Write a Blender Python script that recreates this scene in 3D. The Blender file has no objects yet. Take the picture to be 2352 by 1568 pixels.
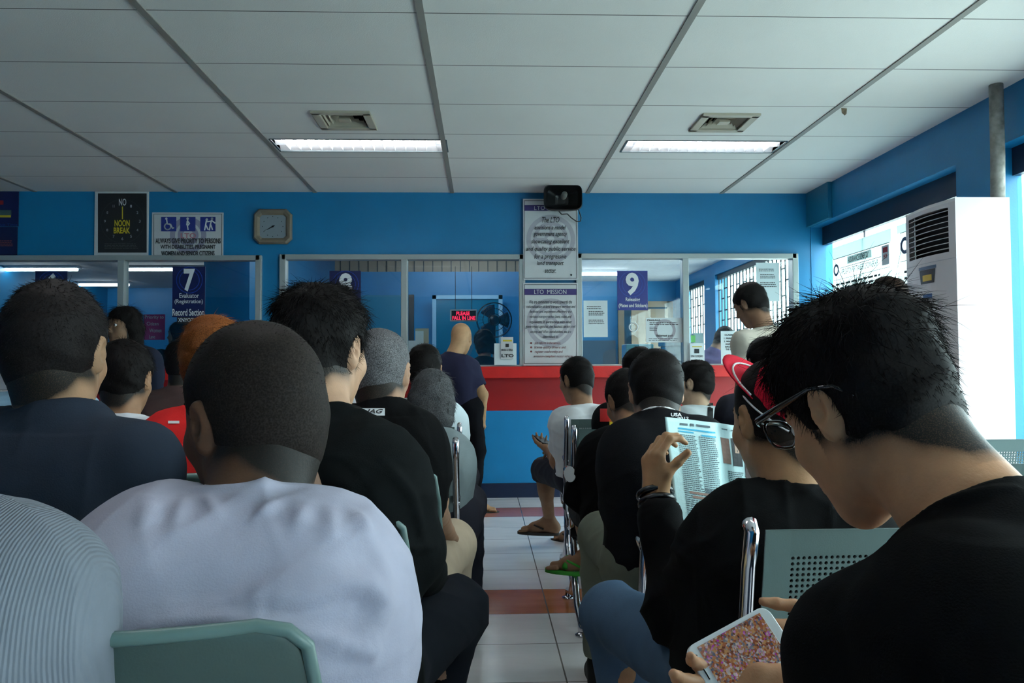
import bpy, bmesh, math, random
import numpy as np
from mathutils import Matrix, Vector
R = math.radians
random.seed(7)
rng = np.random.default_rng(11)
SC = bpy.context.scene
COL = SC.collection

# ------------------------------------------------------------------ camera
CAM = Vector((0, 0, 1.12))
FPX = 1826.0
CR = (Matrix.Rotation(R(-2.07), 3, 'Z') @ Matrix.Rotation(R(92.0), 3, 'X') @ Matrix.Rotation(R(-0.3), 3, 'Z'))
cd = bpy.data.cameras.new('camera'); cam = bpy.data.objects.new('camera', cd); COL.objects.link(cam)
cam.matrix_world = Matrix.Translation(CAM) @ CR.to_4x4()
cd.sensor_width = 36.0; cd.lens = FPX / 2352 * 36.0; cd.clip_start = 0.02; cd.clip_end = 200
SC.camera = cam

def at(px, py, Y):
    """world point seen at a pixel of the photograph, on the depth plane Y"""
    d = CR @ Vector(((px - 1176) / FPX, -(py - 784) / FPX, -1.0))
    return CAM + d * (Y / d.y)
def atX(px, py, X):
    d = CR @ Vector(((px - 1176) / FPX, -(py - 784) / FPX, -1.0))
    return CAM + d * (X / d.x)

# ------------------------------------------------------------------ world, exposure
w = bpy.data.worlds.new('sky'); SC.world = w; w.use_nodes = True
bg = w.node_tree.nodes['Background']
bg.inputs[0].default_value = (0.86, 0.98, 1.0, 1); bg.inputs[1].default_value = 12.0
SC.view_settings.view_transform = 'Standard'
SC.view_settings.look = 'None'
SC.view_settings.gamma = 1.0
SC.view_settings.use_curve_mapping = False
SC.view_settings.exposure = 0.0
SC.cycles.max_bounces = 6; SC.cycles.diffuse_bounces = 4; SC.cycles.glossy_bounces = 3
SC.cycles.transparent_max_bounces = 12; SC.cycles.transmission_bounces = 4
SC.cycles.sample_clamp_indirect = 6.0
TUBE = 21.0        # strength of the fluorescent tubes

# ------------------------------------------------------------------ materials
MATS = {}
def nodes(m): return m.node_tree.nodes, m.node_tree.links
def mat(name, col, rough=0.6, metal=0.0, spec=0.5, var=0.0, vscale=8.0, bump=0.0, bscale=60.0, emit=0.0, alpha=None, sss=0.0, coat=0.0):
    if name in MATS: return MATS[name]
    m = bpy.data.materials.new(name); m.use_nodes = True
    N, L = nodes(m); b = N['Principled BSDF']
    c = (col[0], col[1], col[2], 1)
    b.inputs['Base Color'].default_value = c
    b.inputs['Roughness'].default_value = rough
    b.inputs['Metallic'].default_value = metal
    b.inputs['Specular IOR Level'].default_value = spec
    if coat: b.inputs['Coat Weight'].default_value = coat
    if sss:
        b.inputs['Subsurface Weight'].default_value = sss
        b.inputs['Subsurface Radius'].default_value = (0.012, 0.005, 0.003)
        b.inputs['Subsurface Scale'].default_value = 0.6
    tc = N.new('ShaderNodeTexCoord')
    if var:
        n = N.new('ShaderNodeTexNoise'); n.inputs['Scale'].default_value = vscale; n.inputs['Detail'].default_value = 5
        L.new(tc.outputs['Object'], n.inputs['Vector'])
        r = N.new('ShaderNodeValToRGB'); r.color_ramp.elements[0].position = .3; r.color_ramp.elements[1].position = .7
        r.color_ramp.elements[0].color = tuple(max(0, x * (1 - var)) for x in col) + (1,)
        r.color_ramp.elements[1].color = tuple(min(1, x * (1 + var)) for x in col) + (1,)
        L.new(n.outputs['Fac'], r.inputs['Fac']); L.new(r.outputs['Color'], b.inputs['Base Color'])
    if bump:
        n2 = N.new('ShaderNodeTexNoise'); n2.inputs['Scale'].default_value = bscale; n2.inputs['Detail'].default_value = 4
        L.new(tc.outputs['Object'], n2.inputs['Vector'])
        bp = N.new('ShaderNodeBump'); bp.inputs['Strength'].default_value = bump; bp.inputs['Distance'].default_value = 0.01
        L.new(n2.outputs['Fac'], bp.inputs['Height']); L.new(bp.outputs['Normal'], b.inputs['Normal'])
    if emit:
        b.inputs['Emission Color'].default_value = c; b.inputs['Emission Strength'].default_value = emit
    MATS[name] = m
    return m

def srgb(r, g, b):
    f = lambda v: (v / 255 / 12.92) if v / 255 <= .04045 else ((v / 255 + .055) / 1.055) ** 2.4
    return (f(r), f(g), f(b))

def mth(N, L, op, a, b=None, c=None):
    n = N.new('ShaderNodeMath'); n.operation = op
    for i, v in enumerate((a, b, c)):
        if v is None: continue
        if isinstance(v, (int, float)): n.inputs[i].default_value = v
        else: L.new(v, n.inputs[i])
    return n.outputs[0]
def mixc(N, L, f, a, b):
    n = N.new('ShaderNodeMix'); n.data_type = 'RGBA'
    if isinstance(f, (int, float)): n.inputs[0].default_value = f
    else: L.new(f, n.inputs[0])
    for s, v in ((6, a), (7, b)):
        if isinstance(v, tuple): n.inputs[s].default_value = v[:3] + (1,)
        else: L.new(v, n.inputs[s])
    return n.outputs[2]
def band(N, L, x, lo, hi): return mth(N, L, 'MULTIPLY', mth(N, L, 'GREATER_THAN', x, lo), mth(N, L, 'LESS_THAN', x, hi))

def wallpaint(name, upper, bands=()):
    """painted plaster: colour bands by height, faint roller texture and scuffs"""
    m = bpy.data.materials.new(name); m.use_nodes = True; N, L = nodes(m); b = N['Principled BSDF']
    g = N.new('ShaderNodeNewGeometry'); s = N.new('ShaderNodeSeparateXYZ'); L.new(g.outputs['Position'], s.inputs[0])
    n = N.new('ShaderNodeTexNoise'); n.inputs['Scale'].default_value = 3; n.inputs['Detail'].default_value = 6; L.new(g.outputs['Position'], n.inputs['Vector'])
    c = upper
    for lo, hi, cc in bands: c = mixc(N, L, band(N, L, s.outputs['Z'], lo, hi), c, cc)
    f = mth(N, L, 'MULTIPLY', mth(N, L, 'SUBTRACT', n.outputs['Fac'], .38), .45)
    if isinstance(c, tuple):
        c = mixc(N, L, 0.0, c, c)
    c2 = mixc(N, L, f, c, (0.0, 0.03, 0.06))
    L.new(c2, b.inputs['Base Color']); b.inputs['Roughness'].default_value = .42
    n2 = N.new('ShaderNodeTexNoise'); n2.inputs['Scale'].default_value = 90; L.new(g.outputs['Position'], n2.inputs['Vector'])
    bp = N.new('ShaderNodeBump'); bp.inputs['Strength'].default_value = .12; bp.inputs['Distance'].default_value = .004
    L.new(n2.outputs['Fac'], bp.inputs['Height']); L.new(bp.outputs['Normal'], b.inputs['Normal'])
    return m

BLUE = (0.003, 0.175, 0.38)
M_wall = wallpaint('azure_wall_paint', BLUE)
M_front = wallpaint('front_wall_paint', BLUE, [(0.0, 0.757, (0.005, 0.23, 0.52)), (0.757, 1.2, (0.36, 0.004, 0.005))])
M_office = wallpaint('office_wall_paint', (0.002, 0.21, 0.50))
M_navy = mat('navy_skirting', (0.006, 0.016, 0.05), .35)
M_red = mat('red_counter_paint', (0.58, 0.010, 0.007), .38, var=.12, vscale=6, bump=.1)
M_alu = mat('aluminium_frame', (0.36, 0.39, 0.38), .4, .35)
M_dark = mat('black_plastic', (0.006, 0.006, 0.007), .35)
M_white = mat('white_plastic', (0.60, 0.55, 0.56), .45)
M_paper = mat('white_paper', (0.62, 0.70, 0.72), .8)
M_chrome = mat('chrome', (0.62, 0.60, 0.64), .12, 1.0)
M_text = mat('black_ink', (0.01, 0.01, 0.012), .6)
M_textw = mat('white_ink', (0.70, 0.72, 0.74), .6)
M_wood = mat('door_wood', (0.24, 0.19, 0.125), .5, var=.2, vscale=3)
M_teal = mat('teal_door_paint', (0.006, 0.20, 0.34), .4)
M_bars = mat('iron_bars', (0.004, 0.022, 0.03), .5)
M_grille = mat('beige_grille', (0.26, 0.22, 0.17), .5)
M_galv = mat('galvanised_pipe', (0.25, 0.24, 0.22), .6, .2, var=.35, vscale=25)

def glass_mat():
    m = bpy.data.materials.new('window_glass'); m.use_nodes = True; N, L = nodes(m)
    N.remove(N['Principled BSDF'])
    t = N.new('ShaderNodeBsdfTransparent'); t.inputs[0].default_value = (.88, .95, .95, 1)
    g = N.new('ShaderNodeBsdfGlossy'); g.inputs['Roughness'].default_value = .02; g.inputs[0].default_value = (1, 1, 1, 1)
    lw = N.new('ShaderNodeLayerWeight'); lw.inputs[0].default_value = .5
    f = mth(N, L, 'ADD', .03, mth(N, L, 'MULTIPLY', .9, mth(N, L, 'POWER', lw.outputs['Facing'], 5.0)))
    mx = N.new('ShaderNodeMixShader'); L.new(f, mx.inputs[0]); L.new(t.outputs[0], mx.inputs[1]); L.new(g.outputs[0], mx.inputs[2])
    L.new(mx.outputs[0], N['Material Output'].inputs[0])
    return m
M_glass = glass_mat()
M_lens = glass_mat(); M_lens.name = 'spectacle_lens'; [setattr(n.inputs[0], 'default_value', (1, 1, 1, 1)) for n in M_lens.node_tree.nodes if n.type == 'BSDF_TRANSPARENT']

def floor_mat():
    m = bpy.data.materials.new('floor_tiles'); m.use_nodes = True; N, L = nodes(m); b = N['Principled BSDF']
    g = N.new('ShaderNodeNewGeometry'); s = N.new('ShaderNodeSeparateXYZ'); L.new(g.outputs['Position'], s.inputs[0])
    x, y = s.outputs['X'], s.outputs['Y']
    def line(v, off, wd):
        f = mth(N, L, 'FRACT', mth(N, L, 'DIVIDE', mth(N, L, 'SUBTRACT', v, off - 40), .4))
        return mth(N, L, 'LESS_THAN', mth(N, L, 'ABSOLUTE', mth(N, L, 'SUBTRACT', f, .5)), 10) if False else mth(N, L, 'LESS_THAN', f, wd / .4)
    gr = mth(N, L, 'MAXIMUM', line(x, .292, .006), line(y, 3.68, .005))
    nz = N.new('ShaderNodeTexNoise'); nz.inputs['Scale'].default_value = 2.2; nz.inputs['Detail'].default_value = 7; nz.inputs['Roughness'].default_value = .6
    mp = N.new('ShaderNodeMapping'); mp.inputs['Scale'].default_value = (1, 4, 1); L.new(g.outputs['Position'], mp.inputs[0]); L.new(mp.outputs[0], nz.inputs['Vector'])
    base = mixc(N, L, nz.outputs['Fac'], (.64, .61, .61), (.86, .83, .84))
    br = mixc(N, L, nz.outputs['Fac'], (.20, .045, .008), (.62, .22, .07))
    rd = mixc(N, L, nz.outputs['Fac'], (.30, .10, .08), (.46, .16, .14))
    c = mixc(N, L, band(N, L, y, 3.685, 4.08), base, br)
    c = mixc(N, L, band(N, L, y, 1.28, 1.68), c, br)
    c = mixc(N, L, band(N, L, y, 6.08, 6.48), c, rd)
    c = mixc(N, L, gr, c, (.16, .14, .13))
    L.new(c, b.inputs['Base Color']); b.inputs['Roughness'].default_value = .13
    L.new(mth(N, L, 'ADD', .09, mth(N, L, 'MULTIPLY', nz.outputs['Fac'], .25)), b.inputs['Roughness'])
    return m

def ceiling_mat():
    m = bpy.data.materials.new('ceiling_panels'); m.use_nodes = True; N, L = nodes(m); b = N['Principled BSDF']
    g = N.new('ShaderNodeNewGeometry'); s = N.new('ShaderNodeSeparateXYZ'); L.new(g.outputs['Position'], s.inputs[0])
    f = mth(N, L, 'FRACT', mth(N, L, 'DIVIDE', mth(N, L, 'SUBTRACT', s.outputs['Y'], 6.447 - 60), .6))
    ln = mth(N, L, 'LESS_THAN', f, .012)
    nz = N.new('ShaderNodeTexNoise'); nz.inputs['Scale'].default_value = 1.1; nz.inputs['Detail'].default_value = 6; L.new(g.outputs['Position'], nz.inputs['Vector'])
    c = mixc(N, L, nz.outputs['Fac'], (.60, .59, .56), (.74, .73, .70))
    c = mixc(N, L, ln, c, (.10, .095, .085))
    L.new(c, b.inputs['Base Color']); b.inputs['Roughness'].default_value = .85
    n2 = N.new('ShaderNodeTexNoise'); n2.inputs['Scale'].default_value = 220; L.new(g.outputs['Position'], n2.inputs['Vector'])
    bp = N.new('ShaderNodeBump'); bp.inputs['Strength'].default_value = .25; bp.inputs['Distance'].default_value = .003
    L.new(n2.outputs['Fac'], bp.inputs['Height']); L.new(bp.outputs['Normal'], b.inputs['Normal'])
    return m

# ------------------------------------------------------------------ mesh helpers
class MB:
    def __init__(s): s.v = []; s.f = []
    def add(s, vs, fs):
        o = len(s.v); s.v += [tuple(p) for p in vs]; s.f += [tuple(i + o for i in f) for f in fs]; return s
    def box(s, lo, hi, M=None):
        (a, b, c), (d, e, f) = lo, hi
        vs = [Vector(p) for p in ((a,b,c),(d,b,c),(d,e,c),(a,e,c),(a,b,f),(d,b,f),(d,e,f),(a,e,f))]
        if M is not None: vs = [M @ p for p in vs]
        return s.add(vs, [(0,3,2,1),(4,5,6,7),(0,1,5,4),(1,2,6,5),(2,3,7,6),(3,0,4,7)])
    def tube(s, pts, r, n=10, cap=True, closed=False):
        pts = [Vector(p) for p in pts]; m = len(pts)
        rs = r if isinstance(r, (list, tuple)) else [r] * m
        ring = []; ref = None
        for i, p in enumerate(pts):
            if closed: t = pts[(i + 1) % m] - pts[i - 1]
            else: t = pts[min(i + 1, m - 1)] - pts[max(i - 1, 0)]
            t.normalize()
            if ref is None: ref = t.orthogonal().normalized()
            ref = (ref - t * ref.dot(t)).normalized(); bi = t.cross(ref)
            ring.append([p + (ref * math.cos(a) + bi * math.sin(a)) * rs[i] for a in [2 * math.pi * k / n for k in range(n)]])
        vs = [q for rg in ring for q in rg]; fs = []
        for i in range(m - 1 if not closed else m):
            j = (i + 1) % m
            for k in range(n): fs.append((i*n + k, i*n + (k+1) % n, j*n + (k+1) % n, j*n + k))
        if cap and not closed: fs.append(tuple(reversed(range(n)))); fs.append(tuple((m-1)*n + k for k in range(n)))
        return s.add(vs, fs)
    def lathe(s, prof, c, n=20, axis='Z', M=None):
        vs = []; fs = []
        for (r, h) in prof:
            for k in range(n):
                a = 2 * math.pi * k / n
                p = Vector((r*math.cos(a), r*math.sin(a), h))
                if axis == 'Y': p = Vector((p.x, -p.z, p.y))
                if M is not None: p = M @ p
                vs.append(p + Vector(c))
        m = len(prof)
        for i in range(m - 1):
            for k in range(n): fs.append((i*n + k, i*n + (k+1) % n, (i+1)*n + (k+1) % n, (i+1)*n + k))
        fs.append(tuple(reversed(range(n)))); fs.append(tuple((m-1)*n + k for k in range(n)))
        return s.add(vs, fs)
    def grid(s, P, thick=None, nrm=None):
        """P[i][j] of points -> sheet; with thickness along nrm it becomes a solid"""
        a = len(P); b = len(P[0])
        f1 = [(i*b + j, i*b + j + 1, (i+1)*b + j + 1, (i+1)*b + j) for i in range(a - 1) for j in range(b - 1)]
        vs = [Vector(p) for row in P for p in row]
        if thick is None: return s.add(vs, f1)
        off = Vector(nrm) * thick; n = len(vs)
        v2 = [p + off for p in vs]
        f2 = [tuple(n + i for i in reversed(f)) for f in f1]
        rim = [j for j in range(b)] + [i*b + b - 1 for i in range(1, a)] + [(a-1)*b + j for j in range(b - 2, -1, -1)] + [i*b for i in range(a - 2, 0, -1)]
        f3 = [(rim[k], rim[k-1], rim[k-1] + n, rim[k] + n) for k in range(len(rim))]
        return s.add(vs + v2, f1 + f2 + f3)
    def build(s, name, m, parent=None, smooth=False, bevel=0.0, sub=0, seg=2):
        me = bpy.data.meshes.new(name); me.from_pydata(s.v, [], s.f); me.validate()
        if isinstance(m, (list, tuple)):
            for q in m: me.materials.append(q)
        else: me.materials.append(m)
        bm = bmesh.new(); bm.from_mesh(me); bmesh.ops.recalc_face_normals(bm, faces=bm.faces); bm.to_mesh(me); bm.free()
        if smooth:
            for p in me.polygons: p.use_smooth = True
        o = bpy.data.objects.new(name, me); COL.objects.link(o)
        if parent is not None: setpar(o, parent)
        if bevel:
            b = o.modifiers.new('bevel', 'BEVEL'); b.width = bevel; b.segments = seg; b.limit_method = 'ANGLE'
        if sub:
            b = o.modifiers.new('sub', 'SUBSURF'); b.levels = b.render_levels = sub
        return o

def setpar(o, parent):
    """parent while keeping the world-space coordinates the mesh was built in (parents are empties or meshes without rotation)"""
    o.parent = parent
    wl = Vector(parent.location); q = parent.parent
    while q is not None: wl += Vector(q.location); q = q.parent
    o.location = Vector(o.location) - wl

def tag(o, label=None, cat=None, group=None, kind=None):
    if label: o['label'] = label
    if cat: o['category'] = cat
    if group: o['group'] = group
    if kind: o['kind'] = kind
    return o
def empty(name, loc, label=None, cat=None, group=None):
    o = bpy.data.objects.new(name, None); COL.objects.link(o); o.location = loc; o.empty_display_size = .1
    return tag(o, label, cat, group)
def copy_tree(o, parent=None, dloc=None):
    c = o.copy(); COL.objects.link(c); c.parent = parent
    if dloc is not None: c.location = Vector(o.location) + Vector(dloc)
    for ch in o.children: copy_tree(ch, c)
    return c
def struct(o): o['kind'] = 'structure'; return o

def slab(name, axis, c0, c1, u, v, holes, m):
    """wall / ceiling slab between c0 and c1 along an axis, with rectangular holes (u0,u1,v0,v1)"""
    us = sorted(set([u[0], u[1]] + [min(max(h[k], u[0]), u[1]) for h in holes for k in (0, 1)]))
    vs = sorted(set([v[0], v[1]] + [min(max(h[k], v[0]), v[1]) for h in holes for k in (2, 3)]))
    def solid(i, j):
        if i < 0 or j < 0 or i >= len(us) - 1 or j >= len(vs) - 1: return False
        cu = (us[i] + us[i+1]) / 2; cv = (vs[j] + vs[j+1]) / 2
        return not any(h[0] < cu < h[1] and h[2] < cv < h[3] for h in holes)
    P = {'X': lambda c, a, b: (c, a, b), 'Y': lambda c, a, b: (a, c, b), 'Z': lambda c, a, b: (a, b, c)}[axis]
    mb = MB()
    for i in range(len(us) - 1):
        for j in range(len(vs) - 1):
            if not solid(i, j): continue
            a, b, c, d = us[i], us[i+1], vs[j], vs[j+1]
            for cc in (c0, c1): mb.add([P(cc, a, c), P(cc, b, c), P(cc, b, d), P(cc, a, d)], [(0, 1, 2, 3)])
            if not solid(i-1, j): mb.add([P(c0, a, c), P(c1, a, c), P(c1, a, d), P(c0, a, d)], [(0, 1, 2, 3)])
            if not solid(i+1, j): mb.add([P(c0, b, c), P(c1, b, c), P(c1, b, d), P(c0, b, d)], [(0, 1, 2, 3)])
            if not solid(i, j-1): mb.add([P(c0, a, c), P(c1, a, c), P(c1, b, c), P(c0, b, c)], [(0, 1, 2, 3)])
            if not solid(i, j+1): mb.add([P(c0, a, d), P(c1, a, d), P(c1, b, d), P(c0, b, d)], [(0, 1, 2, 3)])
    o = mb.build(name, m)
    bm = bmesh.new(); bm.from_mesh(o.data); bmesh.ops.remove_doubles(bm, verts=bm.verts, dist=1e-5)
    bmesh.ops.recalc_face_normals(bm, faces=bm.faces); bm.to_mesh(o.data); bm.free()
    return struct(o)

def text_mesh(s, bold=0.0, shear=0.0, space=1.0, line=1.0, align='CENTER'):
    cu = bpy.data.curves.new('t', 'FONT'); cu.body = s; cu.size = 1.0; cu.offset = bold; cu.shear = shear
    cu.space_character = space; cu.space_line = line; cu.align_x = align; cu.resolution_u = 3
    ob = bpy.data.objects.new('t', cu)
    me = bpy.data.meshes.new_from_object(ob)
    bpy.data.objects.remove(ob)
    return me
def lettering(items, m, parent, P, name='lettering', lift=0.0015):
    """items: (string, u0, u1, v0, v1, opts); P(u, v, d) maps sign coordinates to the world. One mesh."""
    V = []; F = []
    for it in items:
        s, u0, u1, v0, v1 = it[:5]; op = it[5] if len(it) > 5 else {}
        me = text_mesh(s, **op)
        if not me.vertices: continue
        c = np.array([v.co[:] for v in me.vertices]); lo = c.min(0); hi = c.max(0)
        o = len(V); sx = (u1 - u0) / max(hi[0] - lo[0], 1e-6); sz = (v1 - v0) / max(hi[1] - lo[1], 1e-6)
        for p in c: V.append(tuple(P(u0 + (p[0] - lo[0]) * sx, v0 + (p[1] - lo[1]) * sz, lift)))
        F += [tuple(i + o for i in f.vertices) for f in me.polygons]
        bpy.data.meshes.remove(me)
    me = bpy.data.meshes.new(name); me.from_pydata(V, [], F); me.materials.append(m)
    ob = bpy.data.objects.new(name, me); COL.objects.link(ob)
    if parent is not None: setpar(ob, parent)
    return ob
def greek(u0, u1, v0, v1, n, fill=.55, seed=1, ragged=True):
    """small rows of print as thin word-like strokes"""
    rr = random.Random(seed); out = []
    dv = (v1 - v0) / n
    for i in range(n):
        v = v1 - (i + .5) * dv; u = u0; end = u1 - (rr.random() * .15 * (u1 - u0) if ragged else 0)
        while u < end:
            l = rr.uniform(.05, .13) * (u1 - u0); l = min(l, end - u)
            out.append((u, u + l, v - dv * fill / 2, v + dv * fill / 2)); u += l + .02 * (u1 - u0)
    return out
def patch(rects, m, parent, P, name='print', lift=0.001):
    mb = MB()
    for (a, b, c, d) in rects: mb.add([P(a, c, lift), P(b, c, lift), P(b, d, lift), P(a, d, lift)], [(0, 1, 2, 3)])
    return mb.build(name, m, parent)
def ringmesh(cx, cz, r0, r1, m, parent, P, name='emblem', lift=.0012, n=40, sx=1.0):
    mb = MB()
    for k in range(n):
        a = 2*math.pi*k/n; b = 2*math.pi*(k+1)/n
        mb.add([P(cx + r0*math.cos(a)*sx, cz + r0*math.sin(a), lift), P(cx + r1*math.cos(a)*sx, cz + r1*math.sin(a), lift),
                P(cx + r1*math.cos(b)*sx, cz + r1*math.sin(b), lift), P(cx + r0*math.cos(b)*sx, cz + r0*math.sin(b), lift)], [(0, 1, 2, 3)])
    return mb.build(name, m, parent)

# ------------------------------------------------------------------ the room
H = 2.685; WX = 2.94; FY = 7.0
def X7(px): return at(px, 848, FY).x
def Z7(py): return at(1110, py, FY).z
W1 = (-5.6, X7(592), 1.147, Z7(596)); W2 = (X7(652), X7(1198), 1.147, Z7(594)); W3 = (X7(1333), X7(1826), 1.147, Z7(592))
struct(MB().box((-6.1, -3.1, -.1), (3.15, 14.2, 0)).build('floor', floor_mat()))
slab('wall_front', 'Y', FY, FY + .12, (-6, WX + .2), (0, 2.95), [W1, W2, W3], M_front)
slab('wall_left', 'X', -6.1, -6.0, (-3, 14.2), (0, 2.95), [], M_wall)
slab('wall_back', 'Y', -3.1, -3.0, (-6.1, 3.1), (0, 2.95), [], M_wall)
O1 = (4.80, 6.994, .45, 2.377); O2 = (.6, 4.43, .45, 2.377); O3 = (-2.6, 0.2, .45, 2.377)
O4 = (7.5, 9.95, .95, 2.30); O5 = (10.45, 11.7, .95, 2.30)
slab('wall_right', 'X', WX, WX + .16, (-3.1, 14.2), (0, 2.95), [O1, O2, O3, O4, O5], M_wall)
# pale reveal just inside the openings comes from daylight on the same paint

FIX = [(-1.44, -.25, 5.38, 5.68), (.995, 2.105, 5.37, 5.66), 
       (-1.44, -.25, 1.78, 2.08), (.96, 2.09, 1.78, 2.08), (.96, 2.09, -1.2, -.9)]
VENT = [(-1.02, -.70, 4.80, 5.12), (1.375, 1.695, 4.80, 5.12)]
slab('ceiling', 'Z', H, H + .03, (-6.1, 3.1), (-3.1, 7.0), [(a, b, c, d) for a, b, c, d in FIX + VENT], ceiling_mat())
M_tbar = mat('ceiling_tee_bar', (0.22, 0.21, 0.19), .6)
for i, x in enumerate([-5.09, -3.885, -2.68, -1.473, -.27, .933, 2.135]):
    struct(MB().box((x - .017, -3, H - .006), (x + .017, FY, H + .004)).build('trim_%d' % (i + 1), M_tbar))
struct(MB().box((-6, FY - .02, 0), (WX, FY, .125)).build('baseboard_front', M_navy))

# luminaires
M_tube = mat('fluorescent_tube', (1.0, 0.975, 0.95), .4, emit=TUBE)
M_tray = mat('luminaire_reflector', (0.75, 0.78, 0.82), .22, .7)
M_louv = mat('luminaire_louvre', (0.75, 0.79, 0.84), .3, .5)
FL = ['ceiling louvre light left of centre near the counter wall', 'ceiling louvre light on the window side near the counter wall',
      'ceiling louvre light above the left seat block',
      'ceiling louvre light above the right seat block', 'ceiling louvre light at the back right']
for i, (x0, x1, y0, y1) in enumerate(FIX):
    t = empty('ceiling_light', ((x0+x1)/2, (y0+y1)/2, H), FL[i], 'ceiling light', 'recessed fluorescent ceiling lights')
    tr = MB(); d = .085
    tr.add([(x0,y0,H),(x1,y0,H),(x1,y1,H),(x0,y1,H),(x0,y0+.05,H+d),(x1,y0+.05,H+d),(x1,y1-.05,H+d),(x0,y1-.05,H+d)],
           [(0,1,5,4),(1,2,6,5),(2,3,7,6),(3,0,4,7),(4,5,6,7)])
    tr.build('reflector', M_tray, t)
    fr = MB()
    for a, b, c, e in ((x0, x1, y0-.006, y0+.006), (x0, x1, y1-.006, y1+.006), (x0-.006, x0+.006, y0, y1), (x1-.006, x1+.006, y0, y1)):
        fr.box((a, c, H-.004), (b, e, H+.002))
    fr.build('rim', mat('luminaire_rim', (.05, .08, .09), .5), t)
    for yy in ((y0*.70 + y1*.30), (y0*.30 + y1*.70)):
        MB().tube([(x0+.03, yy, H+.05), (x1-.03, yy, H+.05)], .016, 10).build('tube', M_tube, t, smooth=True)
    lv = MB(); n = 16
    for k in range(1, n):
        xx = x0 + (x1-x0)*k/n
        lv.add([(xx-.004,y0+.01,H+.03),(xx+.004,y0+.01,H+.03),(xx+.004,y1-.01,H+.03),(xx-.004,y1-.01,H+.03),(xx,y0+.01,H+.002),(xx,y1-.01,H+.002)],
               [(0,1,4),(3,5,2),(0,4,5,3),(1,2,5,4)])
    ym = (y0+y1)/2
    lv.add([(x0,ym-.008,H+.035),(x0,ym+.008,H+.035),(x1,ym+.008,H+.035),(x1,ym-.008,H+.035),(x0,ym,H+.002),(x1,ym,H+.002)],[(0,3,5,4),(1,4,5,2),(0,4,1),(3,2,5)])
    lv.build('louvre', M_louv, t)

# air vents
M_vent = mat('vent_metal', (0.40, 0.36, 0.28), .5)
for i, (x0, x1, y0, y1) in enumerate(VENT):
    t = empty('ceiling_vent', ((x0+x1)/2, (y0+y1)/2, H), ['square ceiling air vent beside the light left of centre', 'square ceiling air vent beside the light on the window side'][i], 'air vent', 'square ceiling vents')
    MB().add([(x0+.02,y0+.02,H+.09),(x1-.02,y0+.02,H+.09),(x1-.02,y1-.02,H+.09),(x0+.02,y1-.02,H+.09)]+[(x0+.02,y0+.02,H),(x1-.02,y0+.02,H),(x1-.02,y1-.02,H),(x0+.02,y1-.02,H)],
             [(0,1,2,3),(0,1,5,4),(1,2,6,5),(2,3,7,6),(3,0,4,7)]).build('duct', mat('duct_dark', (.012, .01, .009), .8), t)
    fr = MB()
    for a, b, c, e in ((x0-.02, x1+.02, y0-.02, y0+.03), (x0-.02, x1+.02, y1-.03, y1+.02), (x0-.02, x0+.03, y0, y1), (x1-.03, x1+.02, y0, y1)):
        fr.box((a, c, H-.014), (b, e, H+.004))
    fr.build('frame', M_vent, t, bevel=.004)
    cx, cy = (x0+x1)/2, (y0+y1)/2
    for k in range(4):
        r = .045 + .028*k; z = H + .004 + .012*(3-k)*.3; sl = MB(); r2 = r + .016; z2 = z + .02
        ring0 = [(cx-r,cy-r,z2),(cx+r,cy-r,z2),(cx+r,cy+r,z2),(cx-r,cy+r,z2)]; ring1 = [(cx-r2,cy-r2,z-.012),(cx+r2,cy-r2,z-.012),(cx+r2,cy+r2,z-.012),(cx-r2,cy+r2,z-.012)]
        sl.add(ring0 + ring1, [(0,1,5,4),(1,2,6,5),(2,3,7,6),(3,0,4,7)]).build('vane', M_vent, t)
    MB().box((cx-.035, cy-.03, H-.008), (cx+.035, cy+.03, H+.002)).build('centre_plate', M_vent, t)

# counter, frames, glass
MB().box((-6.0, 6.86, 1.045), (2.93, 7.55, 1.145)).build('trim_8', M_red, bevel=.004)['kind'] = 'structure'
def window(n, W, mull, sill=True):
    x0, x1, z0, z1 = W; y0, y1 = FY - .035, FY + .07
    fr = MB(); t = .033
    fr.box((x0-.02, y0, z1-.01), (x1+.02, y1, z1+.035)).box((x0-.035, y0, z0), (x0+.018, y1, z1+.035)).box((x1-.018, y0, z0), (x1+.035, y1, z1+.035))
    if sill: fr.box((x0, y0, z0-.004), (x1, y1, z0+.012))
    for mx in mull: fr.box((mx-.028, y0+.005, z0), (mx+.028, y1, z1))
    o = struct(fr.build('window_%d' % n, M_alu, bevel=.004))
    MB().box((x0, FY+.02, z0), (x1, FY+.026, z1)).build('pane', M_glass, o)
    return o
window(1, W1, [X7(278), X7(-60)]); window(2, W2, [X7(929)]); window(3, W3, [X7(1576)])
for n, O, X in ((4, O1, 3.065), (5, O2, 3.065), (6, O3, 3.065)):
    fr = MB(); y0, y1, z0, z1 = O
    fr.box((X-.02, y0, z1-.16), (X+.03, y1, z1)).box((X-.025, y0, z0), (X+.03, y1, z0+.04))
    k = 3
    for i in range(1, k): fr.box((X, y0+(y1-y0)*i/k-.004, z0), (X+.012, y0+(y1-y0)*i/k+.004, z1))
    o = struct(fr.build('window_%d' % n, mat('dark_rail', (.010, .012, .03), .4)))
    MB().box((X+.003, y0, z0), (X+.008, y1, z1-.16)).build('pane', M_glass, o)
# pilaster bump and old paint patch by the corner
struct(MB().box((WX-.035, 6.55, 2.38), (WX, 7.0, H)).build('trim_9', wallpaint('patch_paint', (0.006, 0.15, 0.27))))

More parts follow.
